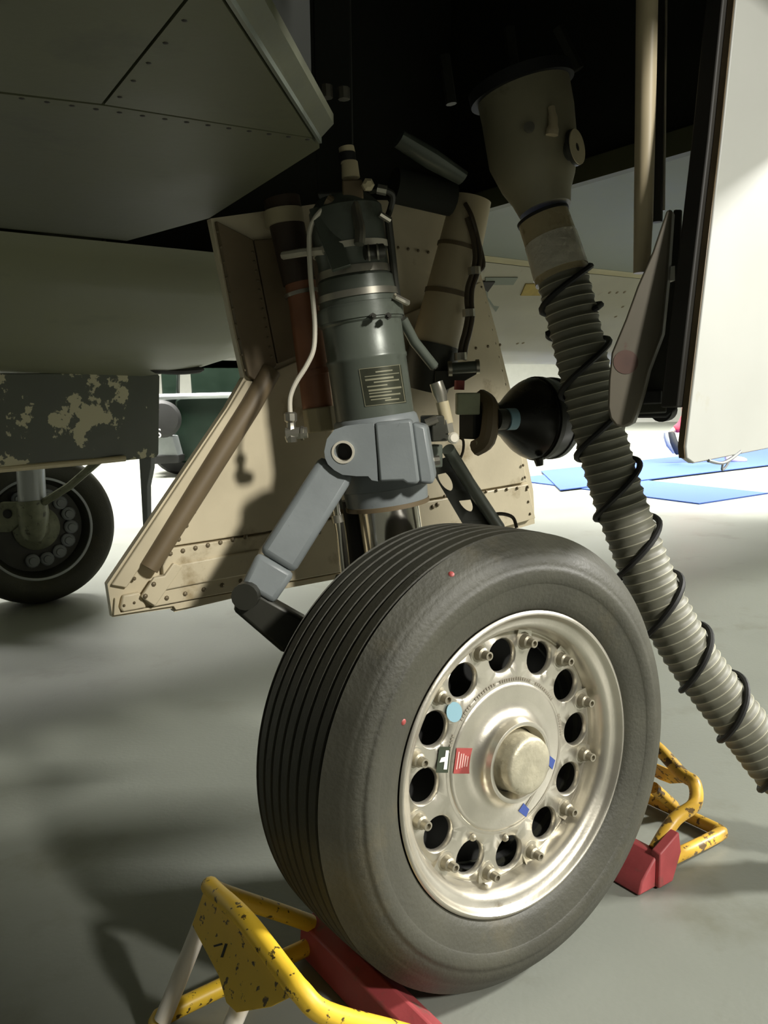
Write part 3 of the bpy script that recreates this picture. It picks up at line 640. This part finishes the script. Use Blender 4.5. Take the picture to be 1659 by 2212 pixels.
# nuts with bosses
nm_ = MB(); nm_.lathe(V((0, 0, 0)), Z, [(-.002, .0135), (.003, .0125), (.004, .0098), (.0135, .0088), (.0155, .0062), (.0255, .0058), (.0258, .0036), (.021, .0034)], 12)
nutme = nm_.mesh('wheel_nut', 30); nutme.materials.append(M['nut'])
bsm = MB(); bsm.prism([V((.0145*math.cos(t), .0145*math.sin(t), -.003)) for t in [PI*(.5+k/10) for k in range(11)]] + [V((.018, -.012, -.003)), V((.018, .012, -.003))], V((0, 0, .006)))
bosme = bsm.mesh('nut_boss', 30); bosme.materials.append(M['rim'])
for k in range(12):
    ac = A0 + PI/12 + k*PI/6; er = WR*math.cos(ac)+WU*math.sin(ac); et = WN.cross(er)
    mm_ = Matrix((er*1.25, et*1.25, WN*1.15)).transposed().to_4x4(); mm_.translation = WPt(ac, .1945, DX-.006)
    for nm, me in (('nut_boss', bosme), ('wheel_nut', nutme)):
        o = bpy.data.objects.new(nm, me); COL.objects.link(o); o.parent = wheel; o.matrix_basis = mm_
def won(px, py, lift): return on_plane(px, py, WC+WN*(DX+lift), WN)
for x, y in ((1021, 1809), (1091, 1810)):
    MB().dome(won(x, y, 0), WN, .0065, .006, 10).build('small_stud', M['nut'], wheel)
# stamped marks round the ring, small labels
mb = MB(); random.seed(3)
for a0, a1 in ((34, 58), (64, 96), (100, 121), (126, 139), (150, 163), (2, 20)):
    a = a0
    while a < a1:
        da = random.uniform(1.0, 1.7); r0 = .128+random.uniform(-.0005, .0005)
        mb.prism([WPt(math.radians(t), r, DX+.0012) for t, r in ((a, r0), (a+da, r0), (a+da, r0+.0058), (a, r0+.0058))], WN*.0006); a += da+.9
mb.build('stamped_marking', M['engrave'], wheel, kind='stuff')
def sticker(name, poly, mm, lift=.0048, th=.0006, par=None): return MB().prism([won(x, y, lift) for x, y in poly], WN*th).build(name, M[mm], par or wheel)
lb = sticker('black_label', [(949, 1613), (973, 1613), (967, 1669), (941, 1669)], 'sgreen', .0012)
sticker('label_bar', [(963, 1621), (969.5, 1621), (965, 1662), (958, 1662)], 'swhite', .002, .0004, lb)
sticker('label_stripe', [(953, 1637), (961, 1635), (960, 1645), (949, 1647)], 'swhite', .002, .0004, lb)
rl = sticker('red_label', [(986, 1616), (1026, 1616), (1016, 1671), (979, 1671)], 'sredp', .0055)
for x, y0, y1 in ((988, 1624, 1662), (994, 1628, 1660), (999, 1628, 1658), (1004, 1632, 1656), (1009, 1634, 1656), (1019, 1630, 1662)):
    sticker('label_line', [(x+(1640-y0)*.15, y0), (x+2.2+(1640-y0)*.15, y0), (x+2.2+(1640-y1)*.15, y1), (x+(1640-y1)*.15, y1)], 'sredl', .0062, .0003, rl)
MB().prism([won(981+17*math.cos(t), 1538+22*math.sin(t), .0012) for t in [2*PI*k/24 for k in range(24)]], WN*.0006).build('blue_dot', M['scyan'], wheel)
sticker('blue_square', [(1186, 1631), (1199, 1642), (1193, 1662), (1182, 1650)], 'sblue', .0055)
sticker('blue_square', [(1131, 1735), (1143, 1748), (1136, 1765), (1120, 1752)], 'sblue', .0055)
sticker('slip_mark', [(1184, 1658), (1187, 1660), (1139, 1742), (1136, 1739)], 'engrave', .0056, .0003)
for x, y in ((975, 1240), (872, 1560)):
    d = ray(x, y); best = None
    h = bvh(tyre).ray_cast(CAM, d)
    if h[0]: MB().dome(h[0], h[1] if h[1].dot(d) < 0 else -h[1], .005, .0015, 8).build('red_tyre_mark', M['sredp'], wheel)

# ---- outer gear door (white) on the right, with rods and arms
DD = V((.75, .66, 0)).normalized(); DNn = V((.66, -.75, 0)).normalized()
DP = at(1482, 990, 1.28)
def dp(x, y): return on_plane(x, y, DP, DNn)
edge = [dp(1597, -60), dp(1560, 300), dp(1520, 640), dp(1482, 965), dp(1484, 990), dp(1500, 1001)]
low_ = dp(1659, 958); far_lo = edge[-1] + (low_-edge[-1])*2.2
top_far = edge[0] + DD*0.75
odoor = MB().prism(edge + [far_lo+DD*.5, far_lo+Z*1.3 + DD*.5, edge[0]+DD*.3+Z*.2], -DNn*.012).build('outer_gear_door', M['doorwhite'], air, .002, label='large white outer gear door on the right')
def shift(p, d, n=0): return p - DD*d - DNn*n
e2 = edge[:5]
ofs = [.007, .007, .006, .006, .005]
MB().prism([p-DD*.0005-DNn*.002 for p in e2]+[p-DD*o*.6-DNn*.002 for p, o in reversed(list(zip(e2, ofs)))], -DNn*.010).build('edge_seal', M['sealbrown'], odoor)
e3 = edge[:3]+[dp(1492, 880)]
MB().prism([p+DD*.03-DNn*.013 for p in e3]+[p-DD*.016-DNn*.013 for p in reversed(e3)], -DNn*.03).build('inner_frame', M['seal'], odoor, .003)
hk = MB(); hk.tube(smooth_path([dp(1530, 995), dp(1556, 998)-Z*.002, dp(1575, 990)-Z*.003, dp(1600, 975)], 4), .003, 6)
hk.tube(smooth_path([dp(1562, 1000), dp(1560, 1015), dp(1568, 1008), dp(1578, 992)], 4), .002, 6); hk.build('lacing_cord', M['vgrey'], odoor)
YR = 1.42
rod2 = MB().tube([at(1399, -80, YR), at(1394, 250, YR), at(1390, 470, YR), at(1386, 590, YR)], [.0175, .0165, .0155, .0135], 24).build('door_rod', M['brace'], air, label='beige polished door rod, vertical')
MB().tube([at(1430, -80, 1.5), at(1424, 300, 1.5), at(1420, 480, 1.5)], .009, 12).build('dark_rod', M['seal'], air)
MB().tube([at(1440, -80, 1.47), at(1436, 300, 1.47), at(1434, 455, 1.47)], .0022, 8).build('rod_highlight', M['steel'], air)  # bright sliver standing in for the highlight on the dark rod
YA = 1.36
arm_o = [(1440, 452), (1408, 545), (1376, 618), (1350, 690), (1320, 762), (1314, 820), (1312, 880), (1317, 904), (1330, 920), (1348, 924), (1366, 914), (1374, 894), (1388, 850), (1400, 800), (1430, 720), (1442, 600), (1452, 452)]
arm = MB().prism([at(x, y, YA) for x, y in arm_o], V((.015, .028, 0))).build('hinge_arm', M['armpaint'], air, .005, label='grey-brown hinge arm with rounded end')
MB().prism([at(x, y, YA-.0008) for x, y in ring_pts(1352, 782, 27, 26, 20)], V((0, .0012, 0))).build('rust_patch', M['rust'], arm)
MB().prism([at(x, y, YA+.05) for x, y in ((1455, 452), (1474, 452), (1470, 560), (1450, 800), (1440, 860), (1440, 892), (1378, 895), (1392, 842), (1404, 800), (1435, 720), (1448, 600))], V((.01, .03, 0))).build('arm_web', M['dkmetal'], arm, .003)
MB().prism([at(x, y, YA+.03) for x, y in ((1392, 843), (1428, 842), (1428, 872), (1386, 874))], V((.01, .02, 0))).build('hinge_block', M['black'], arm, .003)
MB().tube([at(1428, 888, YA+.07), at(1440, 886, YA+.10)], .019, 18).build('hinge_roller', M['black'], arm)
MB().prism([at(x, y, YA+.06) for x, y in ((1376, 870), (1470, 866), (1462, 886), (1440, 903), (1374, 903))], V((.01, .04, 0))).build('hinge_foot', M['black'], arm, .004)
MB().prism([at(x, y, YA+.02) for x, y in ((1447, 576), (1458, 574), (1458, 606), (1446, 606))], V((0, .02, 0))).build('white_tab', M['swhite'], arm)

# ---- far main gear (left background)
FC = V((-1.735, 4.02, .375)); FN = V((0.57642, -0.81715, 0))
fw = MB().lathe(FC, FN, [(.085, .25), (.095, .26), (.10, .255), (.095, .245), (.07, .235), (.05, .225), (.03, .22), (.03, .05), (.03, .002)], 72, caps=False).build('far_main_wheel', M['dkmetal'], air, sharp=50, label='far wheel and brake seen at the left edge')
MB().lathe(FC, FN, [(-.11, .25), (-.13, .29), (-.13, .33), (-.11, .36), (-.06, .375), (.06, .375), (.11, .36), (.128, .335), (.13, .30), (.12, .27), (.10, .252)], 96, caps=False).build('tyre', M['tyre'], fw, sharp=50)
for k in range(11):
    an = math.radians(-100+k*24); P = FC+FN*.03+(A*math.cos(an)+Z*math.sin(an))*.165
    MB().lathe(P, FN, [(0, .034), (.02, .034), (.025, .028), (.025, .02), (.035, .018), (.035, .008)], 14).build('brake_piston', M['vgrey'], fw)
MB().lathe(FC, FN, [(.088, .243), (.102, .243), (.104, .25), (.102, .257), (.09, .257)], 72, closed=True).build('rim_ring', M['leggrey'], fw)
MB().lathe(FC, FN, [(.03, .11), (.05, .11), (.055, .10), (.07, .06), (.09, .055)], 32).build('brake_hub', M['brake'], fw)
def fp(x, y, Y=3.78): return at(x, y, Y)
fl = MB().tube([fp(58, 900), fp(66, 1010), fp(70, 1085)], .062, 24).build('far_gear_leg', M['leggrey'], air, label='light grey far gear leg')
MB().tube([fp(68, 1080), fp(72, 1110), fp(72, 1150), fp(70, 1165)], [.068, .07, .06, .04], 20).build('leg_end', M['brake'], fl)
MB().tube([fp(95, 1085, 3.76), fp(150, 1050, 3.74), fp(225, 985, 3.7)], .018, 10).build('far_link', M['brake'], fl)
MB().prism([fp(x, y, 3.74) for x, y in ((0, 1085), (40, 1085), (45, 1130), (20, 1150), (-10, 1150))], V((0, .04, 0))).build('far_bracket', M['brake'], fl, .005)
MB().lathe(fp(16, 1110, 3.735), V((0, -1, 0)), [(0, .022), (.004, .018)], 14).build('bracket_hole', M['black'], fl)
# peeling far door
FY = 3.0
fd = MB().prism([at(x, y, FY-(328-x)*.0012) for x, y in ((-120, 806), (322, 806), (327, 812), (325, 982), (320, 990), (210, 1000), (0, 1018), (-120, 1030))], V((.02, .04, 0))).build('far_gear_door', M['camo'], air, .004, label='grey-green gear door with peeling paint')
MB().tube([at(-120, 1026, FY-.55), at(0, 1014, FY-.402), at(210, 996, FY-.15), at(270, 990, FY-.08)], .011, 10).build('chipped_edge', M['cuff'], fd)
MB().prism([at(x, y, FY+.02) for x, y in ((300, 985), (326, 982), (326, 1010), (318, 1050), (319, 1150), (330, 1260), (318, 1260), (308, 1130))], V((.01, .02, 0))).build('door_strut', M['vgrey'], air, .002)

# ================================================================== GROUND AIR HOSE
hp = [(1168, 455, 1.72), (1190, 520, 1.71), (1206, 570, 1.70), (1228, 650, 1.69), (1250, 745, 1.68), (1274, 850, 1.67), (1303, 965, 1.66), (1336, 1075, 1.65), (1376, 1185, 1.64), (1420, 1290, 1.63), (1478, 1395, 1.62), (1545, 1490, 1.61), (1620, 1585, 1.60), (1700, 1680, 1.59)]
hpts = [at(*p) for p in hp]
last = hpts[-1]; hpts += [V((last.x+.14, last.y-.01, .10)), V((last.x+.34, last.y-.03, .056)), V((last.x+.7, last.y-.05, .054)), V((last.x+1.3, last.y+.15, .054))]
dense = smooth_path(hpts, 40)
S = [0]
for a, b in zip(dense, dense[1:]): S.append(S[-1]+(b-a).length)
def along(s):
    import bisect
    i = min(len(S)-2, max(0, bisect.bisect_right(S, s)-1)); t = (s-S[i])/max(1e-9, S[i+1]-S[i]); return dense[i].lerp(dense[i+1], t)
hose = empty('air_hose', V((last.x+.7, last.y-.05, 0)), 'ribbed grey air hose wound with black cord, hanging from the wheel bay to the floor', 'hose')
SEND = S[-1]-.02
s_start = next(S[i] for i in range(len(dense)) if (dense[i]-hpts[2]).length < 1e-6)
pitch = .0192; HRAD = .050
pts, rr = [], []
s = s_start
while s < SEND:
    for f, dr in ((0, .0012), (.18, .0018), (.36, .0012), (.6, -.0012), (.85, -.0010)):
        if s+f*pitch < SEND: pts.append(along(s+f*pitch)); rr.append(HRAD+dr)
    s += pitch
MB().tube(pts, rr, 36).build('hose_wall', M['hose'], hose, sharp=70)
rb = MB(); s = s_start+.18*pitch; x_, y_, _ = frame(along(s+.01)-along(s)); tprev = None
while s < SEND-.01:
    c = along(s); t = (along(s+.004)-along(s-.004)).normalized(); rb.lathe(c, t, [(-.0013, HRAD+.0010), (-.0007, HRAD+.0027), (.0007, HRAD+.0027), (.0013, HRAD+.0010)], 36, caps=False); s += pitch
rb.build('hose_rib', M['ridge'], hose, sharp=80, kind='stuff')
# black cord wound round the hose
cp = []; s = s_start+.01; ang = 0; fx = None; tp = None
turn = 0.128
while s < SEND-.3:
    t = (along(s+.004)-along(s-.004)).normalized()
    if fx is None: fx, fy, _ = frame(t)
    else:
        q = tp.rotation_difference(t); fx = q @ fx; fy = q @ fy
    tp = t; th = 2*PI*(s-s_start)/(turn if s-s_start > .12 else turn*.6) + 2.2
    rv_ = fx*math.cos(th)+fy*math.sin(th); rgt = rv_.dot(_r)
    cp.append(along(min(SEND, max(0, s - .010*rgt))) + rv_*(HRAD+.0062+.004*max(0, rgt)**3)); s += turn/30
MB().tube(cp, .0062, 8).build('wound_cord', M['black'], hose)
# cuff, tape and cone adaptor above the hose
d0 = (hpts[2]-hpts[0]).normalized()
MB().tube([along(s_start-.10), along(s_start-.05), along(s_start+.03)], [.0515, .0525, .0555], 32).build('tape_cuff', M['tape'], hose)
MB().tube([along(s_start-.052), along(s_start-.03), along(s_start+.018)], [.0535, .0545, .0562], 32).build('plastic_wrap', M['clear'], hose)
MB().tube([along(s_start-.103), along(s_start-.097)], .0535, 32).build('cuff_rim', M['seal'], hose)
cone = [at(1128, 190, 1.74), at(1140, 250, 1.735), at(1152, 345, 1.73), at(1163, 395, 1.725), at(1170, 425, 1.72), at(1178, 455, 1.715)]
ac = MB().tube(cone, [.093, .092, .089, .074, .060, .052], 40).build('cone_adaptor', M['adaptor'], hose, label='tan cone adaptor joining the hose to the bay')
MB().tube([at(1122, 175, 1.74), at(1128, 200, 1.74)], .105, 40).build('adaptor_flange', M['black'], ac)
MB().lathe(at(1143, 276, 1.635), V((-.1, -1, 0)), [(0, .010), (.006, .010), (.006, .006)], 14).build('flange_bolt', M['steel'], ac)
MB().tube(smooth_path([at(1191, 232, 1.64), at(1195, 262, 1.635), at(1192, 292, 1.635)], 4), [.007]*3+[.009]*3+[.012]*3, 12).build('latch_lever', M['brace'], ac)
kn = at(1232, 322, 1.67)
MB().lathe(kn, V((.75, -.6, .1)), [(-.03, .02), (0, .022), (.006, .034), (.013, .034), (.014, .018)], 24).build('side_knob', M['dkmetal'], ac)
MB().lathe(kn+V((.75, -.6, .1)).normalized()*.0135, V((.75, -.6, .1)), [(0, .033), (.002, .033), (.002, .008), (0, .008)], 24, closed=True).build('knob_face', M['cuff'], ac)

# ================================================================== WHEEL CHOCKS
root_plane = {}
def chock(name, sgn, s0, vn, vf, label, legmat, ymat, bend_h, gusset, rise=.02, depth=.2, rear=.29):
    P = lambda s, v, z: G(sgn*s, v, z)
    root = empty(name, P(s0+.1, (vn+vf)/2, 0), label, 'wheel chock', 'wheel chocks either side of the tyre')
    R_ = .0145
    # red wedge block
    wv = [P(s0-.035, vn-.025, .002), P(s0-.025, vn-.025, .03), P(s0+.02, vn-.025, .072), P(s0+.05, vn-.025, .062), P(s0+.055, vn-.025, .002)]
    MB().prism(wv, INB*(vf-vn+.05)).build('wedge_block', M['red'], root, .004)
    MB().prism([P(s0+.015, vn-.035, .004), P(s0+.015, vn-.035, .078), P(s0+.075, vn-.035, .105), P(s0+.085, vn-.035, .06), P(s0+.06, vn-.035, .004)], INB*.022).build('end_plate', M['red'], root, .003)
    up = [P(s0+.04, vn-.005, .065), P(s0+.1, vn-.005, .11), P(s0+depth-.03, vn-.004, bend_h-.035), P(s0+depth-.004, vn+.015, bend_h-.004), P(s0+depth, vn+.05, bend_h+.004),
          P(s0+depth+.004, (vn+vf)/2, bend_h+rise), P(s0+depth, vf-.05, bend_h+.004), P(s0+depth-.004, vf-.015, bend_h-.004), P(s0+depth-.03, vf+.004, bend_h-.035), P(s0+.1, vf+.005, .11), P(s0+.04, vf+.005, .065)]
    MB().tube(smooth_path(up, 6), R_, 14).build('bent_tube', M[ymat], root)
    br = [P(s0+.05, vn-.002, .026), P(s0+rear-.03, vn-.002, .020), P(s0+rear-.006, vn+.008, .019), P(s0+rear, vn+.035, .018), P(s0+rear, vf-.035, .018), P(s0+rear-.006, vf-.008, .019), P(s0+rear-.03, vf+.002, .020), P(s0+.05, vf+.002, .026)]
    MB().tube(smooth_path(br, 6), R_, 14).build('base_tube', M[ymat], root)
    for v in (vn+.44*(vf-vn), vf-.02):
        MB().tube([P(s0+depth+.006, v, bend_h-.06 if v < vf-.03 else bend_h-.04), P(s0+rear-.005, v, .03)], .0135, 14).build('leg', M[legmat], root)
    dn = .085
    k = (rear-depth)/(bend_h-.02)
    gp = lambda v, g: P(s0+depth+.002+k*g, v, bend_h-g)
    vm = vn+.46*(vf-vn)
    MB().prism([gp(vn+.01, 0), gp(vf-.02, 0), gp(vf-.02, gusset*.75), gp(vm+.04, gusset*.95), gp(vm, gusset*1.15), gp(vm-.03, gusset*1.1), gp(vn+.05, gusset*.5)], A*(sgn*.005)).build('gusset_plate', M[ymat], root, .001)
    root_plane[name+str(sgn)] = (gp(vn, 0), A*sgn, (gp(vf, .05)-gp(vf, 0)).cross(INB).normalized())
    return root
c1_ = chock('wheel_chock', -1, .22, -.18, .14, 'yellow tube wheel chock with white legs, in front of the tyre at lower left', 'legwhite', 'yellow', .222, .072, .02, .235, .325)
pp0, _, pn0 = root_plane['wheel_chock-1']
if pn0.dot(CAM-pp0) < 0: pn0 = -pn0
gus = next(c for c in c1_.children if c.name.startswith('gusset_plate'))
for st in ([(462, 2042), (480, 2037), (481, 2041), (463, 2046)], [(487, 2038), (492, 2039), (482, 2068), (477, 2068)]):
    MB().prism([on_plane(x, y, pp0+pn0*.0045, pn0) for x, y in st], pn0*.0008).build('painted_mark', M['seal'], gus)
c2_ = chock('wheel_chock', 1, .385, -.06, .225, 'worn yellow and rust wheel chock behind the tyre, under the hose', 'yellowworn', 'yellowworn', .158, .045, .045, .2, .29)

# ================================================================== BACKGROUND THINGS
def mat_run(name, pts, label, group=None):
    o = MB().prism([V((p.x, p.y, .001)) for p in pts], Z*.012).build(name, M['blue']); tag(o, label, 'floor mat', group); return o
q = lambda x, y: on_z(x, y, 0)
b0, b1, b2 = q(1145, 1043), q(1510, 1090), q(1659, 1067)
e = (b2-b1); e1 = (b1-b0)
mat_run('floor_mat', [b0-e1*.2, b1, b1+e*1.0, b0-e1*.2+e*1.0], 'blue carpet runner nearest the hose, on the grey floor')
k0, k1 = q(1454, 1033), q(1659, 1008); ek = (k1-k0)
w0 = q(1371, 1001)
o = MB().prism([V((p.x, p.y, .014)) for p in (k0-ek*.9, k0+ek*2.2, w0+ek*3.2+V((0, .6, 0)), w0-ek*.9)], Z*.010).build('floor_mat', M['blue']); tag(o, 'blue carpet runner farther back, crossing below the white door', 'floor mat')

# person walking behind the white door
pd = q(1446, 1003)
PX, PY = pd.x, pd.y
per = empty('person', V((PX+.4, PY, 0)), 'person in red trousers walking behind the white gear door, dark shoe raised', 'person')
def skinned(name, verts, edges, radii, material, root_i, parent, lvl=2):
    me = bpy.data.meshes.new(name); me.from_pydata([tuple(v) for v in verts], edges, []); me.materials.append(material)
    o = bpy.data.objects.new(name, me); COL.objects.link(o); setpar(o, parent)
    sk = o.modifiers.new('skin', 'SKIN'); sk.use_smooth_shade = True
    if not me.skin_vertices: return o
    for i, r in enumerate(radii):
        d = me.skin_vertices[0].data[i]; d.radius = (r, r); d.use_root = (i == root_i)
    sb = o.modifiers.new('subsurf', 'SUBSURF'); sb.levels = lvl; sb.render_levels = lvl
    return o
def addskin(me):
    bm_ = bmesh.new(); bm_.from_mesh(me); bm_.verts.layers.skin.verify(); bm_.to_mesh(me); bm_.free()
def figure(parent, X, Y0):
    hip = V((X+.33, Y0, .92))
    vs = [hip, hip+V((.02, 0, .2)), hip+V((.03, 0, .42)), hip+V((.03, 0, .52)), hip+V((.04, 0, .60)), hip+V((.05, 0, .70)),          # 0-5 pelvis..head
          hip+V((-.01, -.09, -.04)), V((X+.11, Y0-.09, .53)), V((X+.0, Y0-.09, .50)), V((X-.03, Y0-.09, .42)), V((X+.06, Y0-.09, .20)),   # 6-10 rear leg
          hip+V((.01, .09, -.04)), V((X+.66, Y0+.09, .50)), V((X+.88, Y0+.09, .10)), V((X+.92, Y0+.09, .05)), V((X+1.08, Y0+.09, .04)),   # 11-15 front leg
          hip+V((.02, -.18, .46)), hip+V((.15, -.22, .22)), hip+V((.32, -.2, .08)), hip+V((.39, -.2, .06)),
          hip+V((.02, .18, .46)), hip+V((-.12, .22, .22)), hip+V((-.1, .22, -.02)), hip+V((-.09, .22, -.09))]
    ed = [(0, 1), (1, 2), (2, 3), (3, 4), (4, 5), (0, 6), (6, 7), (7, 8), (8, 9), (9, 10), (0, 11), (11, 12), (12, 13), (13, 14), (14, 15), (2, 16), (16, 17), (17, 18), (18, 19), (2, 20), (20, 21), (21, 22), (22, 23)]
    rd = [.12, .12, .13, .05, .08, .085, .085, .058, .04, .035, .03, .085, .058, .04, .035, .03, .05, .04, .032, .03, .05, .04, .032, .03]
    for hand, dx in ((19, V((1, 0, -.1))), (23, V((.1, 0, -1)))):
        p = vs[hand]
        for f in range(5):
            a_ = p + V((0, -.03+.015*f, 0)) + dx*.02; b_ = a_ + dx*(.05 if f else .03) + V((0, -.02 if f == 0 else 0, 0)); c_ = b_ + dx*.025 + V((0, 0, -.012))
            i = len(vs); vs += [a_, b_, c_]; ed += [(hand, i), (i, i+1), (i+1, i+2)]; rd += [.010, .009, .008]
    me = bpy.data.meshes.new('body'); me.from_pydata([tuple(v) for v in vs], ed, []); addskin(me)
    return vs, ed, rd
def skinobj(name, vs, ed, rd, mm, root_i, parent):
    me = bpy.data.meshes.new(name); me.from_pydata([tuple(v) for v in vs], ed, [])
    b_ = bmesh.new(); b_.from_mesh(me); L_ = b_.verts.layers.skin.verify()
    b_.verts.ensure_lookup_table()
    for i, v_ in enumerate(b_.verts): v_[L_].radius = (rd[i], rd[i]); v_[L_].use_root = (i == root_i)
    b_.to_mesh(me); b_.free(); me.materials.append(mm)
    o = bpy.data.objects.new(name, me); COL.objects.link(o); setpar(o, parent)
    sk = o.modifiers.new('skin', 'SKIN'); sk.use_smooth_shade = True
    sb = o.modifiers.new('subsurf', 'SUBSURF'); sb.levels = 2; sb.render_levels = 2
    return o
fvs, fed, frd = figure(per, PX, PY)
body = skinobj('body', fvs, fed, frd, M['skin'], 0, per)
def sub(idx, grow):
    mp = {i: k for k, i in enumerate(idx)}
    return [fvs[i] for i in idx], [(mp[a], mp[b]) for a, b in fed if a in mp and b in mp], [frd[i]+grow for i in idx]
t = sub([0, 6, 7, 8, 11, 12, 13], .022); skinobj('trousers', *t, M['trousers'], 0, per)
t = sub([0, 1, 2, 16, 17, 18, 20, 21, 22], .02); skinobj('jacket', *t, M['top'], 0, per)
sh = MB(); sh.tube([fvs[9]+V((.0, 0, .06)), fvs[9]+V((.01, 0, .02)), fvs[9]+V((.035, 0, -.08)), fvs[10]+V((.02, 0, 0)), fvs[10]+V((.03, 0, -.05))], [.04, .055, .065, .06, .03], 12); sh.build('shoe', M['shoe'], per)
sh = MB(); sh.tube([fvs[9]+V((-.07, 0, .05)), fvs[9]+V((-.06, 0, -.02)), fvs[9]+V((-.02, 0, -.13)), fvs[10]+V((-.03, 0, -.03))], [.03, .04, .04, .02], 10); sh.build('shoe_sole', M['shoesole'], per)
sh = MB(); sh.tube([fvs[14]+V((-.07, 0, .02)), fvs[14]+V((-.03, 0, .03)), fvs[14]+V((.1, 0, .0)), fvs[15]+V((.04, 0, 0)), fvs[15]+V((.08, 0, 0))], [.035, .055, .05, .04, .02], 12); sh.build('shoe', M['shoewhite'], per, label='white shoe')
hd = fvs[5]
MB().lathe(hd+V((-.02, 0, -.02)), Z, [(0, .09), (.05, .105), (.1, .085), (.125, .03)], 20).build('hair', M['hair'], per)
for sy in (-1, 1): MB().dome(hd+V((.085, sy*.035, -.01)), V((1, 0, 0)), .012, .006).build('eye', M['black'], per)
MB().tube([hd+V((.08, 0, 0)), hd+V((.105, 0, -.035))], [.01, .016], 8).build('nose', M['skin'], per)
MB().tube([hd+V((.09, -.025, -.065)), hd+V((.095, 0, -.067)), hd+V((.09, .025, -.065))], .006, 6).build('mouth', M['sredp'], per)
for sy in (-1, 1): MB().lathe(hd+V((0, sy*.085, -.02)), V((0, sy, 0)), [(0, .025), (.015, .028), (.018, .015)], 12).build('ear', M['skin'], per)

# green vehicle far behind at left
VY = 11.0
veh = empty('green_tractor', V((at(440, 1000, VY).x, VY+.5, 0)), 'dark green tractor standing behind the tan gear door, half hidden', 'vehicle')
def vp(x, y, Y=VY): return at(x, y, Y)
vb_ = MB().prism([vp(x, y) for x, y in ((378, 865), (400, 850), (640, 850), (640, 985), (500, 992), (390, 1000), (376, 960))], V((0, 1.3, 0))).build('body', M['green'], veh, .03)
for xs in ((345, 384, 383, 350), (408, 540, 545, 414)):
    MB().prism([vp(xs[0], 770), vp(xs[1], 770), vp(xs[2], 858), vp(xs[3], 858)], V((0, .15, 0))).build('cab_pillar', M['green'], veh, .02)
MB().prism([vp(x, y) for x, y in ((318, 755), (560, 755), (560, 800), (318, 800))], V((0, 1.2, 0))).build('cab_roof', M['green'], veh, .03)
MB().tube([vp(318, 858, VY-.05), vp(560, 852, VY-.05)], .04, 10).build('hand_rail', M['leggrey'], veh)
MB().prism([vp(x, y, VY+.2) for x, y in ((318, 862), (400, 862), (400, 992), (318, 992))], V((0, .8, 0))).build('body_side', M['green'], veh, .02)
MB().lathe(vp(352, 905, VY-.3), V((0.2, -1, 0)), [(-.15, .13), (-.14, .22), (.1, .24), (.14, .20), (.15, .1)], 28).build('spare_tyre', M['black'], veh)
MB().prism([vp(x, y, VY-.3) for x, y in ((330, 942), (372, 942), (384, 985), (326, 985))], V((0, .4, 0))).build('step_plate', M['vgrey'], veh, .01)
MB().prism([vp(x, y, VY-.32) for x, y in ((326, 984), (386, 984), (386, 1000), (326, 1003))], V((0, .5, 0))).build('step_base', M['black'], veh, .01)
for x in (392, 560):
    MB().lathe(V((vp(x, 990, VY+.2).x, VY+.1, .42)), V((0, 1, 0)), [(0, .2), (0, .38), (.05, .42), (.3, .42), (.35, .38), (.35, .2)], 28).build('wheel', M['black'], veh)
fc = bpy.data.curves.new('letter', 'FONT'); fc.body = 'S'; fc.size = .16; fc.extrude = .004; fc.align_x = 'CENTER'
fo = bpy.data.objects.new('letter', fc)
fme = bpy.data.meshes.new_from_object(fo); bpy.data.objects.remove(fo); fme.materials.append(M['swhite'])
lo_ = bpy.data.objects.new('letter', fme); COL.objects.link(lo_); setpar(lo_, veh)
pl_ = vp(343, 945, VY-.52); mmx = Matrix.Rotation(PI/2, 4, 'X'); mmx.translation = pl_; lo_.matrix_basis = mmx
